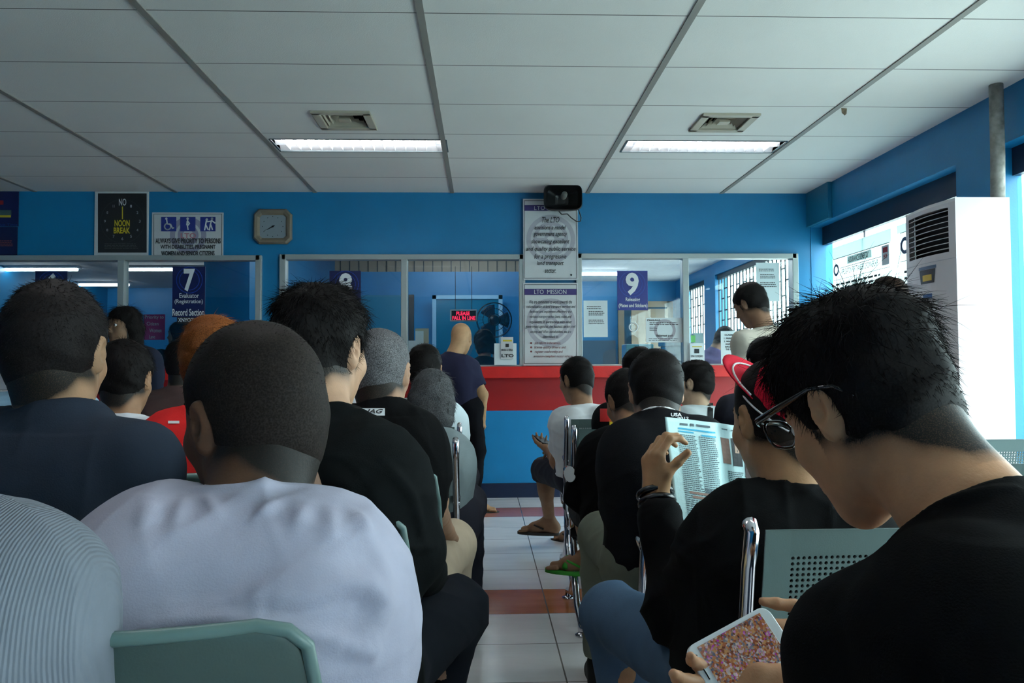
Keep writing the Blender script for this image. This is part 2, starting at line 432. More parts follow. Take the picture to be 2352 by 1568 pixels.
# ------------------------------------------------------------------ the offices behind the glass
Hc = 2.45
struct(MB().box((-6.1, 7.12, Hc), (-2.4, 13.0, Hc+.05)).build('ceiling_office_registration', mat('office_ceiling', (.60,.60,.60), .85, var=.05)))
struct(MB().box((.7, 7.12, Hc), (2.94, 12.1, Hc+.05)).build('ceiling_office_releasing', MATS['office_ceiling']))
struct(MB().box((-2.4, 7.12, 2.9), (.7, 12.6, 2.95)).build('ceiling_office_cashier', MATS['office_ceiling']))
struct(MB().box((-6.0, 12.9, 0), (-2.7, 13.0, 2.9)).build('wall_office_far_left', M_office))
struct(MB().box((-2.78, 8.0, 0), (-2.33, 12.95, 2.9)).build('wall_office_partition_left', M_wall))
struct(MB().box((-2.33, 12.5, 0), (.7, 12.6, 2.66)).build('wall_office_far_middle', M_office))
struct(MB().box((.62, 7.12, 0), (.70, 12.6, 2.9)).build('wall_office_partition_right', M_wall))
struct(MB().box((.7, 12.0, 0), (2.94, 12.1, 2.5)).build('wall_office_far_right', M_wall))
# transom grille above the middle office
t = MB().box((-2.33, 12.56, 2.66), (.62, 12.6, 2.9)).build('transom_grille', M_grille)
tag(t, 'beige transom panel with dark dividers above the blue wall of the middle office', 'grille')
for k in range(21): MB().box((-2.25 + .145*k, 12.54, 2.66), (-2.235 + .145*k, 12.56, 2.9)).build('divider', M_bars, t)

def onplane(Y):  # sign-coordinate map for walls facing the hall: u,v are photograph pixels
    return lambda u, v, d: at(u, v, Y - d)
def board(name, x0, y0, x1, y1, Y, m, label, cat, thick=.008, group=None):
    a = at(x0, y0, Y); b = at(x1, y1, Y)
    o = MB().box((a.x, Y - thick, b.z), (b.x, Y, a.z)).build(name, m, bevel=.001)
    tag(o, label, cat, group); return o
# items: text given with pixel boxes (x0,x1,ytop,ybottom)
def ptext(items, m, parent, Y, name='lettering'):
    return lettering([(s, a, b, d, c) + tuple(r) for (s, a, b, c, d, *r) in items], m, parent, lambda u, v, dd: at(u, v, Y - dd), name)

# doors seen through the glass
def door_px(n, x0, y0, x1, Y, m, fm=None, fw=0.0):
    a = at(x0, y0, Y); b = at(x1, y0, Y)
    o = struct(MB().box((a.x, Y-.04, 0), (b.x, Y+.01, a.z)).build('door_%d' % n, m))
    if fm:
        MB().box((a.x-fw, Y-.06, 0), (a.x, Y, a.z+fw)).box((b.x, Y-.06, 0), (b.x+fw, Y, a.z+fw)).box((a.x-fw, Y-.06, a.z), (b.x+fw, Y, a.z+fw)).build('door_frame', fm, o)
    return o
d1 = door_px(1, 828, 678, 921, 12.48, M_teal)
d2 = door_px(2, 939, 677, 951, 12.48, M_dark)  # black slab put in for the shade of an open doorway
d3 = door_px(3, 1432, 706, 1530, 11.98, mat('dark_doorway', (.006,.05,.09), .5), M_wood, .09)
o = MB().box((at(1440,0,11.6).x, 11.5, 0), (at(1522,0,11.6).x, 11.55, at(0,713,11.5).z)).build('door_leaf', M_wood, d3)
# cupboard/dark panel at bottom left of the releasing office
a = at(1339, 783, 11.9); b = at(1410, 900, 11.9)
tag(MB().box((a.x-.3, 11.7, 0), (b.x, 11.95, a.z)).box((a.x-.28, 11.68, .05), (b.x-.4, 11.7, a.z-.03)).build('filing_cabinet', mat('dark_cabinet', (.008,.035,.06), .5)),
    'dark low cabinet against the far wall of the releasing office', 'cabinet')
# framed glass partition in middle office
a = at(993, 678, 12.3); b = at(1155, 900, 12.3)
fo = empty('glass_partition', (a.x, 12.3, 0), 'white framed glass screen at the back of the middle office', 'glass partition')
MB().box((a.x, 12.27, 0), (a.x+.06, 12.33, a.z)).box((b.x-.06, 12.27, 0), (b.x, 12.33, a.z)).box((a.x, 12.27, a.z-.06), (b.x, 12.33, a.z)).build('frame', mat('pale_frame', (.25,.5,.7), .4), fo)
MB().box((a.x+.06, 12.295, 0), (b.x-.06, 12.305, a.z-.06)).build('panel', mat('teal_panel', (.005,.14,.26), .2), fo)
# window bars on the side openings of the offices
for n, (y0, y1, z0, z1) in ((7, O4), (8, O5)):
    fr = MB(); X = WX + .05
    fr.box((X-.02, y0, z1-.06), (X+.03, y1, z1)); k = int((y1-y0)/.115)
    for i in range(k+1):
        yy = y0 + (y1-y0)*i/k; fr.box((X-.007, yy-.007, 1.35 if i % 3 else z0), (X+.007, yy+.007, z1))
        for j in range(4):
            zz = z1 - .2 - .27*j - (.12 if i % 2 else 0)
            if i < k: fr.box((X-.006, yy, zz), (X+.006, yy+(y1-y0)/k, zz+.014))
    struct(fr.build('window_%d' % n, M_bars))
# exterior
tag(MB().box((3.2, -6, -.12), (30, 30, -.08)).build('ground_outside', mat('concrete_yard', (.55,.55,.52), .9, var=.1)), None, None)['kind'] = 'structure'

# office lights; extra unseen tubes are added to brighten the middle office
M_tube3 = mat('registration_tube', (0.9, 0.95, 1.0), .4, emit=20)
M_tube2 = mat('office_tube', (0.9, 0.95, 1.0), .4, emit=60)
for i, (xc, yc, zc, l) in enumerate([(-5.7, 10.2, Hc, 1.2), (-3.95, 10.2, Hc, 1.2), (-5.8, 12.0, Hc, 1.1), (-3.1, 11.6, Hc, .8), (1.5, 10.7, Hc, .9), (-.9, 9.6, 2.9, 1.2), (-1.2, 8.2, 2.9, 1.2), (-.2, 11.3, 2.9, 1.2), (1.7, 8.6, Hc, 1.2)]):
    t = empty('office_light', (xc, yc, zc), ['tube light on the office ceiling at the far left', 'tube light on the office ceiling behind the number seven sign', 'tube light deepest in the left office',
        'tube light behind the right edge of the number seven sign', 'tube light on the ceiling of the releasing office', 'tube light above the middle office', 'added tube light brightening the middle office above its counter clerk', 'added tube light brightening the deep end of the middle office', 'tube light above the releasing desk'][i], 'ceiling light', 'office tube lights')
    MB().box((xc-l/2, yc-.06, zc-.03), (xc+l/2, yc+.06, zc)).build('housing', M_louv, t)
    MB().tube([(xc-l/2+.02, yc, zc-.045), (xc+l/2-.02, yc, zc-.045)], .018, 8).build('tube', M_tube2 if xc > -2.5 else M_tube3, t, smooth=True)

# ================================================================== bodies
def V(*a): return np.array(a, dtype=float)
def nv(v): v = np.asarray(v, float); return v / max(np.linalg.norm(v), 1e-9)
def rotz(a): a = R(a); c, s = math.cos(a), math.sin(a); return np.array([[c, -s, 0], [s, c, 0], [0, 0, 1.0]])
def rotx(a): a = R(a); c, s = math.cos(a), math.sin(a); return np.array([[1.0, 0, 0], [0, c, -s], [0, s, c]])
def roty(a): a = R(a); c, s = math.cos(a), math.sin(a); return np.array([[c, 0, s], [0, 1.0, 0], [-s, 0, c]])

class SDF:
    """a solid described by smoothly blended round cones and ellipsoids, turned into one closed mesh"""
    def __init__(s): s.ops = []
    def rc(s, a, b, ra, rb, k=.02, off=0.0, flat=False, flat0=False):
        s.ops.append(('rc', V(*a), V(*b), ra + off, rb + off, k, flat, flat0)); return s
    def el(s, c, r, M=None, k=.02): s.ops.append(('el', V(*c), V(*r), np.eye(3) if M is None else M, k)); return s
    def sub_rc(s, a, b, ra, rb, k=.004): s.ops.append(('-rc', V(*a), V(*b), ra, rb, k, False, False)); return s
    def sub_el(s, c, r, M=None, k=.008): s.ops.append(('-el', V(*c), V(*r), np.eye(3) if M is None else M, k)); return s
    def fn(s, f): s.ops.append(('fn', f)); return s
    def mesh(s, h, dmax=.05):
        lo = np.full(3, 1e9); hi = -lo
        for o in s.ops:
            if o[0] == 'rc':
                lo = np.minimum(lo, np.minimum(o[1] - o[3], o[2] - o[4])); hi = np.maximum(hi, np.maximum(o[1] + o[3], o[2] + o[4]))
            elif o[0] == 'el': m = max(o[2]); lo = np.minimum(lo, o[1] - m); hi = np.maximum(hi, o[1] + m)
        lo -= .03; hi += .03
        n = np.ceil((hi - lo) / h).astype(int) + 1
        ax = [(lo[i] + h * np.arange(n[i])).astype(np.float32) for i in range(3)]
        D = np.full(tuple(n), dmax, np.float32)
        for o in s.ops:
            if o[0] == 'fn':
                o[1](D, ax); continue
            kind, neg = o[0].lstrip('-'), o[0][0] == '-'
            if kind == 'rc':
                a, b, ra, rb, k = o[1:6]; rm = max(ra, rb) + dmax
                bl = np.minimum(a, b) - rm; bh = np.maximum(a, b) + rm
            else:
                c, r, M, k = o[1:5]; e = np.abs(M) @ r + dmax; bl = c - e; bh = c + e
            sl = []
            for i in range(3):
                i0 = max(int((bl[i] - lo[i]) / h), 0); i1 = min(int((bh[i] - lo[i]) / h) + 2, n[i]); sl.append(slice(i0, max(i1, i0)))
            sl = tuple(sl)
            if any(q.start >= q.stop for q in sl): continue
            X = ax[0][sl[0]][:, None, None]; Y = ax[1][sl[1]][None, :, None]; Z = ax[2][sl[2]][None, None, :]
            if kind == 'rc':
                ba = b - a; L = max(float(ba @ ba), 1e-9)
                t = ((X - a[0]) * ba[0] + (Y - a[1]) * ba[1] + (Z - a[2]) * ba[2]) / L
                tc = np.clip(t, 0, 1)
                d = np.sqrt((X - a[0] - tc * ba[0])**2 + (Y - a[1] - tc * ba[1])**2 + (Z - a[2] - tc * ba[2])**2) - (ra + (rb - ra) * tc)
                if o[6]: d = np.maximum(d, (t - 1) * math.sqrt(L))
                if o[7]: d = np.maximum(d, -t * math.sqrt(L))
            else:
                x, y, z = X - c[0], Y - c[1], Z - c[2]
                q = [(x * M[0, i] + y * M[1, i] + z * M[2, i]) for i in range(3)]
                k0 = np.sqrt((q[0]/r[0])**2 + (q[1]/r[1])**2 + (q[2]/r[2])**2)
                k1 = np.sqrt((q[0]/r[0]**2)**2 + (q[1]/r[1]**2)**2 + (q[2]/r[2]**2)**2)
                d = k0 * (k0 - 1) / np.maximum(k1, 1e-6)
            A = D[sl]
            if neg:
                d = -d; hh = np.maximum(k - np.abs(A - d), 0) / k; D[sl] = np.maximum(A, d) + hh * hh * k * .25
            else:
                hh = np.maximum(k - np.abs(A - d), 0) / k; D[sl] = np.minimum(A, d) - hh * hh * k * .25
        return nets(D, ax, h)

def nets(D, ax, h):
    """naive surface nets"""
    ins = D < 0
    nx, ny, nz = D.shape
    corner = lambda A, i, j, k: A[i:nx-1+i, j:ny-1+j, k:nz-1+k]
    cnt = sum(corner(ins, i, j, k).astype(np.int8) for i in (0, 1) for j in (0, 1) for k in (0, 1))
    act = (cnt > 0) & (cnt < 8)
    idx = np.argwhere(act)
    if len(idx) == 0: return np.zeros((0, 3)), np.zeros((0, 4), int)
    I, J, K = idx.T
    acc = np.zeros((len(idx), 3)); num = np.zeros(len(idx))
    cs = [(i, j, k) for i in (0, 1) for j in (0, 1) for k in (0, 1)]
    for a in cs:
        for ax_ in range(3):
            if a[ax_]: continue
            b = list(a); b[ax_] = 1
            da = D[I + a[0], J + a[1], K + a[2]]; db = D[I + b[0], J + b[1], K + b[2]]
            m = (da < 0) != (db < 0)
            t = np.where(m, da / np.where(m, da - db, 1), 0)
            p = np.tile(np.array(a, float), (len(idx), 1)); p[:, ax_] += t
            acc[m] += p[m]; num[m] += 1
    P = acc / num[:, None] + idx
    Vv = np.stack([ax[i][0] + P[:, i] * h for i in range(3)], 1)
    vid = np.full(act.shape, -1, np.int64); vid[I, J, K] = np.arange(len(idx))
    F = []
    for a in range(3):
        u, v = (a + 1) % 3, (a + 2) % 3
        s0 = [slice(None)] * 3; s1 = [slice(None)] * 3; s0[a] = slice(0, -1); s1[a] = slice(1, None)
        A, B = ins[tuple(s0)], ins[tuple(s1)]
        for flip, m in ((False, A & ~B), (True, B & ~A)):
            e = np.argwhere(m)
            e = e[(e[:, u] > 0) & (e[:, v] > 0) & (e[:, u] < D.shape[u] - 1) & (e[:, v] < D.shape[v] - 1)]
            q = []
            for du, dv in ((-1, -1), (0, -1), (0, 0), (-1, 0)):
                c = e.copy(); c[:, u] += du; c[:, v] += dv; q.append(vid[c[:, 0], c[:, 1], c[:, 2]])
            q = np.stack(q, 1)
            F.append(q[:, ::-1] if flip else q)
    return Vv, np.concatenate(F)

def mesh_obj(name, parts, m, parent=None, mods=None):
    """parts: list of (verts, faces) -> one object"""
    vs = []; fs = []; o = 0
    for v, f in parts:
        vs.append(np.asarray(v, float)); fs += (np.asarray(f) + o).tolist() if not isinstance(f, list) else [[i + o for i in q] for q in f]
        o += len(v)
    me = bpy.data.meshes.new(name); me.from_pydata(np.concatenate(vs).tolist(), [], fs)
    me.polygons.foreach_set('use_smooth', [True] * len(me.polygons))
    for q in (m if isinstance(m, (list, tuple)) else [m]): me.materials.append(q)
    ob = bpy.data.objects.new(name, me); COL.objects.link(ob)
    if parent is not None: setpar(ob, parent)
    return ob

def folds(vf, seed, amp, scale=1.0):
    """cloth wrinkles: the mesh is pushed along its normals by soft warped ridges"""
    v, fc = vf
    rr = np.random.default_rng(seed); N = vnormals(v, fc); d = np.zeros(len(v))
    for i in range(6):
        k = rr.normal(size=3) * V(1, .6, 1) + V(0, 0, 1.3 * rr.choice([-1, 1])) * .6; k = nv(k) * (9 + 6.5 * i) * scale
        k2 = rr.normal(size=3) * 6; k3 = rr.normal(size=3) * 5; p1, p2, p3 = rr.uniform(0, 6.28, 3)
        w = np.sin(v @ k + p1 + 1.5 * np.sin(v @ k2 + p2))
        m = np.clip(.25 + np.sin(v @ k3 + p3), 0, 1)
        d += amp / (1 + .30 * i) * m * (1 - np.abs(w)) ** 2.2
    return v + N * (d - d.mean())[:, None], fc

# head, in its own frame: x right, y forward, z up, metres
def head_sdf(s, H, M, neck, thin=False, bald=False, fem=False):
    W = lambda p: H + M @ (V(*p) * s)
    S = SDF()
    S.el(W((0, -.012, .034)), V(.0745, .093, .083) * s, M, .02)
    S.el(W((0, .028, -.012)), V(.064, .066, .078) * s, M, .03)
    S.el(W((0, -.034, -.020)), V(.062, .064, .074) * s, M, .03)
    S.el(W((0, .036, -.060)), V(.050, .056, .052) * s, M, .03)
    S.rc(W((-.047, -.002, -.055)), W((0, .062, -.098)), .017*s, .018*s, .03)
    S.rc(W((.047, -.002, -.055)), W((0, .062, -.098)), .017*s, .018*s, .03)
    S.rc(W((-.03, .078, .032)), W((.03, .078, .032)), .012*s, .012*s, .015)
    S.sub_el(W((-.031, .097, .014)), V(.016, .012, .010) * s, M, .012)
    S.sub_el(W((.031, .097, .014)), V(.016, .012, .010) * s, M, .012)
    S.rc(W((0, .086, .018)), W((0, .108, -.020)), .007*s, .011*s, .012)
    for q in (-1, 1):
        S.el(W((q*.012, .098, -.026)), V(.008, .010, .008) * s, M, .008)
        S.el(W((q*.038, .066, -.022)), V(.02, .02, .02) * s, M, .02)
    S.rc(W((-.017, .090, -.052)), W((.017, .090, -.052)), .006*s, .006*s, .006)
    S.rc(W((-.015, .088, -.064)), W((.015, .088, -.064)), .007*s, .007*s, .006)
    nb, nr = neck
    S.rc(W((0, -.018, -.035)), nb, .052*s, nr, .03)
    S.rc(W((0, -.045, -.03)), nb + M @ V(0, -.01, 0), .042*s, nr * .85, .03)
    for q in (-1, 1):
        E = M @ rotz(-q * 24) @ roty(q * 8)
        S.el(W((q*.0765, -.008, .001)), V(.0085, .0195, .031) * s, E, .006)
        S.el(W((q*.074, -.002, -.024)), V(.008, .011, .012) * s, E, .006)
        S.sub_el(W((q*.086, -.001, .004)), V(.0075, .0115, .019) * s, E, .004)
        S.el(W((q*.078, .004, -.002)), V(.006, .006, .008) * s, E, .004)
    return S

def lock_strands(Vh, Nh, H, M, s, n, lmin, lmax, wd, lift, rs, crown=(0, -.05, .12), gravity=0.0, wild=0.0, seg=3):
    """tapered hair strands rooted on the hair surface"""
    rr = np.random.default_rng(rs)
    I = rr.integers(0, len(Vh), n); P = Vh[I]; Nn = Nh[I]
    loc = (P - H) @ M / s
    fl = loc - np.array(crown); fl[:, 2] -= .05
    fl = (fl @ M.T); fl[:, 2] -= gravity * .1
    fl -= (fl * Nn).sum(1, keepdims=True) * Nn
    fl /= np.maximum(np.linalg.norm(fl, axis=1, keepdims=True), 1e-6)
    t = np.clip((loc[:, 2] + .08) / .18, 0, 1)
    Ln = (lmin + (lmax - lmin) * t) * rr.uniform(.6, 1.25, n) * s
    wl = rr.normal(size=(n, 3)) * (.25 + wild * t[:, None])
    d = fl + Nn * (lift + rr.uniform(0, .25, n))[:, None] + wl
    d /= np.linalg.norm(d, axis=1, keepdims=True)
    side = np.cross(d, Nn); side /= np.maximum(np.linalg.norm(side, axis=1, keepdims=True), 1e-6)
    up = np.cross(side, d)
    vs = []; root = P - Nn * .003
    curl = -Nn * (.35 + .0) + V(0, 0, -1.0) * gravity
    cur = root.copy(); dd = d.copy(); rows = []
    for k in range(seg + 1):
        w_ = wd * (1 - k / seg * .85)
        rows.append((cur + side * w_[..., None] if isinstance(w_, np.ndarray) else cur + side * w_, cur - side * w_ * .5 + up * w_ * .87, cur - side * w_ * .5 - up * w_ * .87))
        cur = cur + dd * (Ln / seg)[:, None]
        dd = dd + curl * .28; dd /= np.linalg.norm(dd, axis=1, keepdims=True)
    VV = np.stack([np.stack(r_, 1) for r_ in rows], 1).reshape(n, -1, 3)      # n, (seg+1)*3, 3
    base = np.arange(n)[:, None] * VV.shape[1]
    F = []
    for k in range(seg):
        for j in range(3):
            a, b = k*3 + j, k*3 + (j+1) % 3
            F.append(np.concatenate([base + a, base + b, base + b + 3, base + a + 3], 1))
    return VV.reshape(-1, 3), np.concatenate(F)

def vnormals(Vv, F):
    a, b, c = Vv[F[:, 0]], Vv[F[:, 1]], Vv[F[:, 2]]
    n = np.cross(b - a, c - a); N = np.zeros_like(Vv)
    for k in range(4): np.add.at(N, F[:, k], n)
    return N / np.maximum(np.linalg.norm(N, axis=1, keepdims=True), 1e-9)

HL = {  # hairline height over y (head frame)
    'short': ([-.12, -.085, -.03, .012, .03, .05, .075, .12], [-.100, -.096, -.060, -.02, -.022, .035, .055, .066]),
    'crop':  ([-.12, -.085, -.03, .012, .03, .05, .075, .12], [-.090, -.086, -.055, -.012, -.012, .035, .06, .075]),
    'long':  ([-.12, -.085, -.03, .012, .03, .05, .075, .12], [-.30, -.30, -.30, -.28, -.05, .035, .055, .066]),
    'bob':   ([-.12, -.085, -.03, .012, .03, .05, .075, .12], [-.11, -.11, -.10, -.09, -.03, .035, .055, .066]),
    'bald':  ([-.12, -.085, -.03, .012, .03, .05, .075, .12], [.5] * 8),
}
def hairline(q, style):
    line = np.interp(q[:, 1], *HL[style])
    if style in ('short', 'crop'):
        line = line + np.clip(np.abs(q[:, 0]) - .030, 0, 1) * .9 * np.clip(-(q[:, 1] + .01) / .05, 0, 1)
    return line
def hair_mesh(s, H, M, style, thick, h, seed):
    W = lambda p: H + M @ (V(*p) * s)
    S = SDF()
    S.el(W((0, -.012, .034)), V(.0745, .093, .083) * s, M, .02)
    S.el(W((0, -.034, -.020)), V(.066, .068, .078) * s, M, .03)
    if style in ('long', 'bob'):
        e = .21 if style == 'long' else .07
        S.rc(W((-.03, -.04, -.02)), W((-.035, -.045, -e)), .06*s, .055*s, .03)
        S.rc(W((.03, -.04, -.02)), W((.035, -.045, -e)), .06*s, .055*s, .03)
    rr = np.random.default_rng(seed); ph = rr.uniform(0, 6.28, 8)
    def f(D, ax):
        I, J, K = np.nonzero(np.abs(D) < .045)
        p = np.stack([ax[0][I], ax[1][J], ax[2][K]], 1) - H; q = (p @ M) / s
        d = D[I, J, K] / 1.0
        t = np.interp(q[:, 2], [-.09, -.04, .03, .10, .13], [.0015, .005, .009, .013, .015]) * (thick if thick <= 1 else 1 + (thick - 1) * np.clip((q[:, 2] - .02) / .07, 0, 1)) * s
        ang = np.arctan2(q[:, 0], q[:, 1] + .05)
        lump = .0012 * np.sin(60*q[:, 0] + 3*np.sin(50*q[:, 2] + ph[0]) + ph[1]) + .001 * np.sin(90*q[:, 1] + 70*q[:, 2] + ph[2]) + .0015 * np.sin(30*q[:, 0] + 42*q[:, 1] + ph[3])
        d = d - t - lump * s * min(thick, 1.3)
        line = hairline(q, style)
        line = line + .003 * np.sin(q[:, 0] * 160 + ph[4]) + .003 * np.sin(q[:, 1] * 230 + q[:, 0] * 310 + ph[5]) + .002 * np.sin(q[:, 0] * 620 + ph[6])
        d = np.maximum(d, (line - q[:, 2]) * .8 * s)
        if style not in ('long', 'bob'):
            ex = np.sqrt(((np.abs(q[:, 0]) - .082)/.03)**2 + ((q[:, 1] + .002)/.022)**2 + ((q[:, 2] + .004)/.034)**2)
            d = np.maximum(d, (1 - ex) * .02 * s)
        D[I, J, K] = d.astype(np.float32)
        far = np.abs(D) >= .045
    S.fn(f)
    return S.mesh(h)

def ik(S0, Wr, la, lb, hint):
    d = Wr - S0; L = np.linalg.norm(d)
    if L > (la + lb) * .995: Wr = S0 + d / L * (la + lb) * .995; d = Wr - S0; L = np.linalg.norm(d)
    u = d / L; a = (la*la - lb*lb + L*L) / (2*L); hgt = math.sqrt(max(la*la - a*a, 0))
    hn = np.asarray(hint, float); hn = hn - u * (hn @ u); hn = nv(hn)
    return S0 + u * a + hn * hgt, Wr

def hand_sdf(wr, dirn, nrm, side, s=1.0, curl=(.5, .6, .7, .8), thumb=.5, spread=.12, S=None, fore=None, thumb_dir=None):
    """palm, four fingers and a thumb. dirn: wrist->knuckles, nrm: out of the back of the hand, side: +1 thumb on the right of dirn x nrm"""
    if S is None: S = SDF()
    u = nv(dirn); n = nv(nrm - u * (np.asarray(nrm) @ u)); x = np.cross(u, n) * side      # x: towards the thumb
    pt = lambda a, b, c: wr + (u * a + x * b + n * c) * s
    S.rc(pt(-.01, 0, 0), pt(.03, .004, 0), .024*s, .022*s, .01)
    for b, l in ((.027, .085), (.010, .088), (-.009, .083), (-.026, .074)):
        S.rc(pt(.012, b * .55, 0), pt(l - .006, b, .002), .0155*s, .0115*s, .014)
    S.rc(pt(.03, -.012, -.006), pt(.06, .012, -.006), .015*s, .014*s, .014)
    S.rc(pt(.015, .018, -.006), pt(.045, .034, -.008), .016*s, .013*s, .014)
    lens = ((.042, .026, .020), (.046, .029, .021), (.043, .027, .020), (.034, .021, .018))
    for i, (b, l) in enumerate(((.027, .085), (.010, .088), (-.009, .083), (-.026, .074))):
        p = pt(l, b, .002); a = 0; sp = (b / .03) * spread; rad = (.0094, .0096, .0092, .0082)[i]
        for j in range(3):
            a += curl[i] * (.9, 1.15, .7)[j]
            dvec = nv((u * math.cos(a) - n * math.sin(a)) + x * sp * math.cos(a))
            q = p + dvec * lens[i][j] * s
            r2 = rad * (.93, .86, .78)[j]
            S.rc(p, q, rad * s, r2 * s, .005); rad = r2; p = q
    p = pt(.045, .034, -.008)
    td = nv(u * .75 + x * .75 - n * .25) if thumb_dir is None else nv(thumb_dir)
    q = p + td * .034 * s; S.rc(p, q, .0118*s, .0104*s, .008)
    td2 = nv(td + (u * .2 - n * thumb - x * .15)) if thumb_dir is None else nv(thumb_dir)
    S.rc(q, q + td2 * .028 * s, .0104*s, .0088*s, .005)
    if fore is not None: S.rc(fore, wr, .034*s, .025*s, .015)
    return S

# materials of people
def skin(c, name):
    """skin with clipped stubble where the 'stubble' attribute marks shaved hair"""
    m = mat('skin_' + name, c, .55, spec=.25, var=.10, vscale=30, bump=.06, bscale=260, sss=.12)
    N, L = nodes(m); b = N['Principled BSDF']; src = b.inputs['Base Color'].links[0].from_socket
    at_ = N.new('ShaderNodeAttribute'); at_.attribute_name = 'stubble'
    nz = N.new('ShaderNodeTexNoise'); nz.inputs['Scale'].default_value = 700; g = N.new('ShaderNodeNewGeometry'); L.new(g.outputs['Position'], nz.inputs['Vector'])
    f = mth(N, L, 'MULTIPLY', at_.outputs['Fac'], mth(N, L, 'ADD', .72, mth(N, L, 'MULTIPLY', nz.outputs['Fac'], .55)))
    fc = N.new('ShaderNodeClamp'); L.new(f, fc.inputs[0])
    L.new(mixc(N, L, fc.outputs[0], src, (.009, .007, .006)), b.inputs['Base Color'])
    return m
def hair_m(name, c=(.006, .005, .005), rough=.5, grey=0.0):
    if name in MATS: return MATS[name]
    m = bpy.data.materials.new(name); m.use_nodes = True; N, L = nodes(m); b = N['Principled BSDF']
    tc = N.new('ShaderNodeTexCoord'); nz = N.new('ShaderNodeTexNoise'); nz.inputs['Scale'].default_value = 420; L.new(tc.outputs['Object'], nz.inputs['Vector'])
    r = N.new('ShaderNodeValToRGB'); r.color_ramp.elements[0].position = .38; r.color_ramp.elements[1].position = .66
    r.color_ramp.elements[0].color = tuple(c) + (1,)
    r.color_ramp.elements[1].color = tuple(x * 2.2 + grey for x in c) + (1,)
    L.new(nz.outputs['Fac'], r.inputs['Fac']); L.new(r.outputs['Color'], b.inputs['Base Color'])
    b.inputs['Roughness'].default_value = rough + .08; b.inputs['Specular IOR Level'].default_value = .07
    MATS[name] = m; return m
def cloth(name, c, rough=.85, var=.08, bscale=420, bump=.12, rib=None):
    if name in MATS: return MATS[name]
    m = mat(name, c, rough, spec=(.05 if max(c) < .02 else .15), var=var, vscale=14, bump=bump, bscale=bscale)
    return m
M_eye = mat('eye_white', (.6, .58, .55), .2); M_iris = mat('iris', (.02, .012, .008), .15)

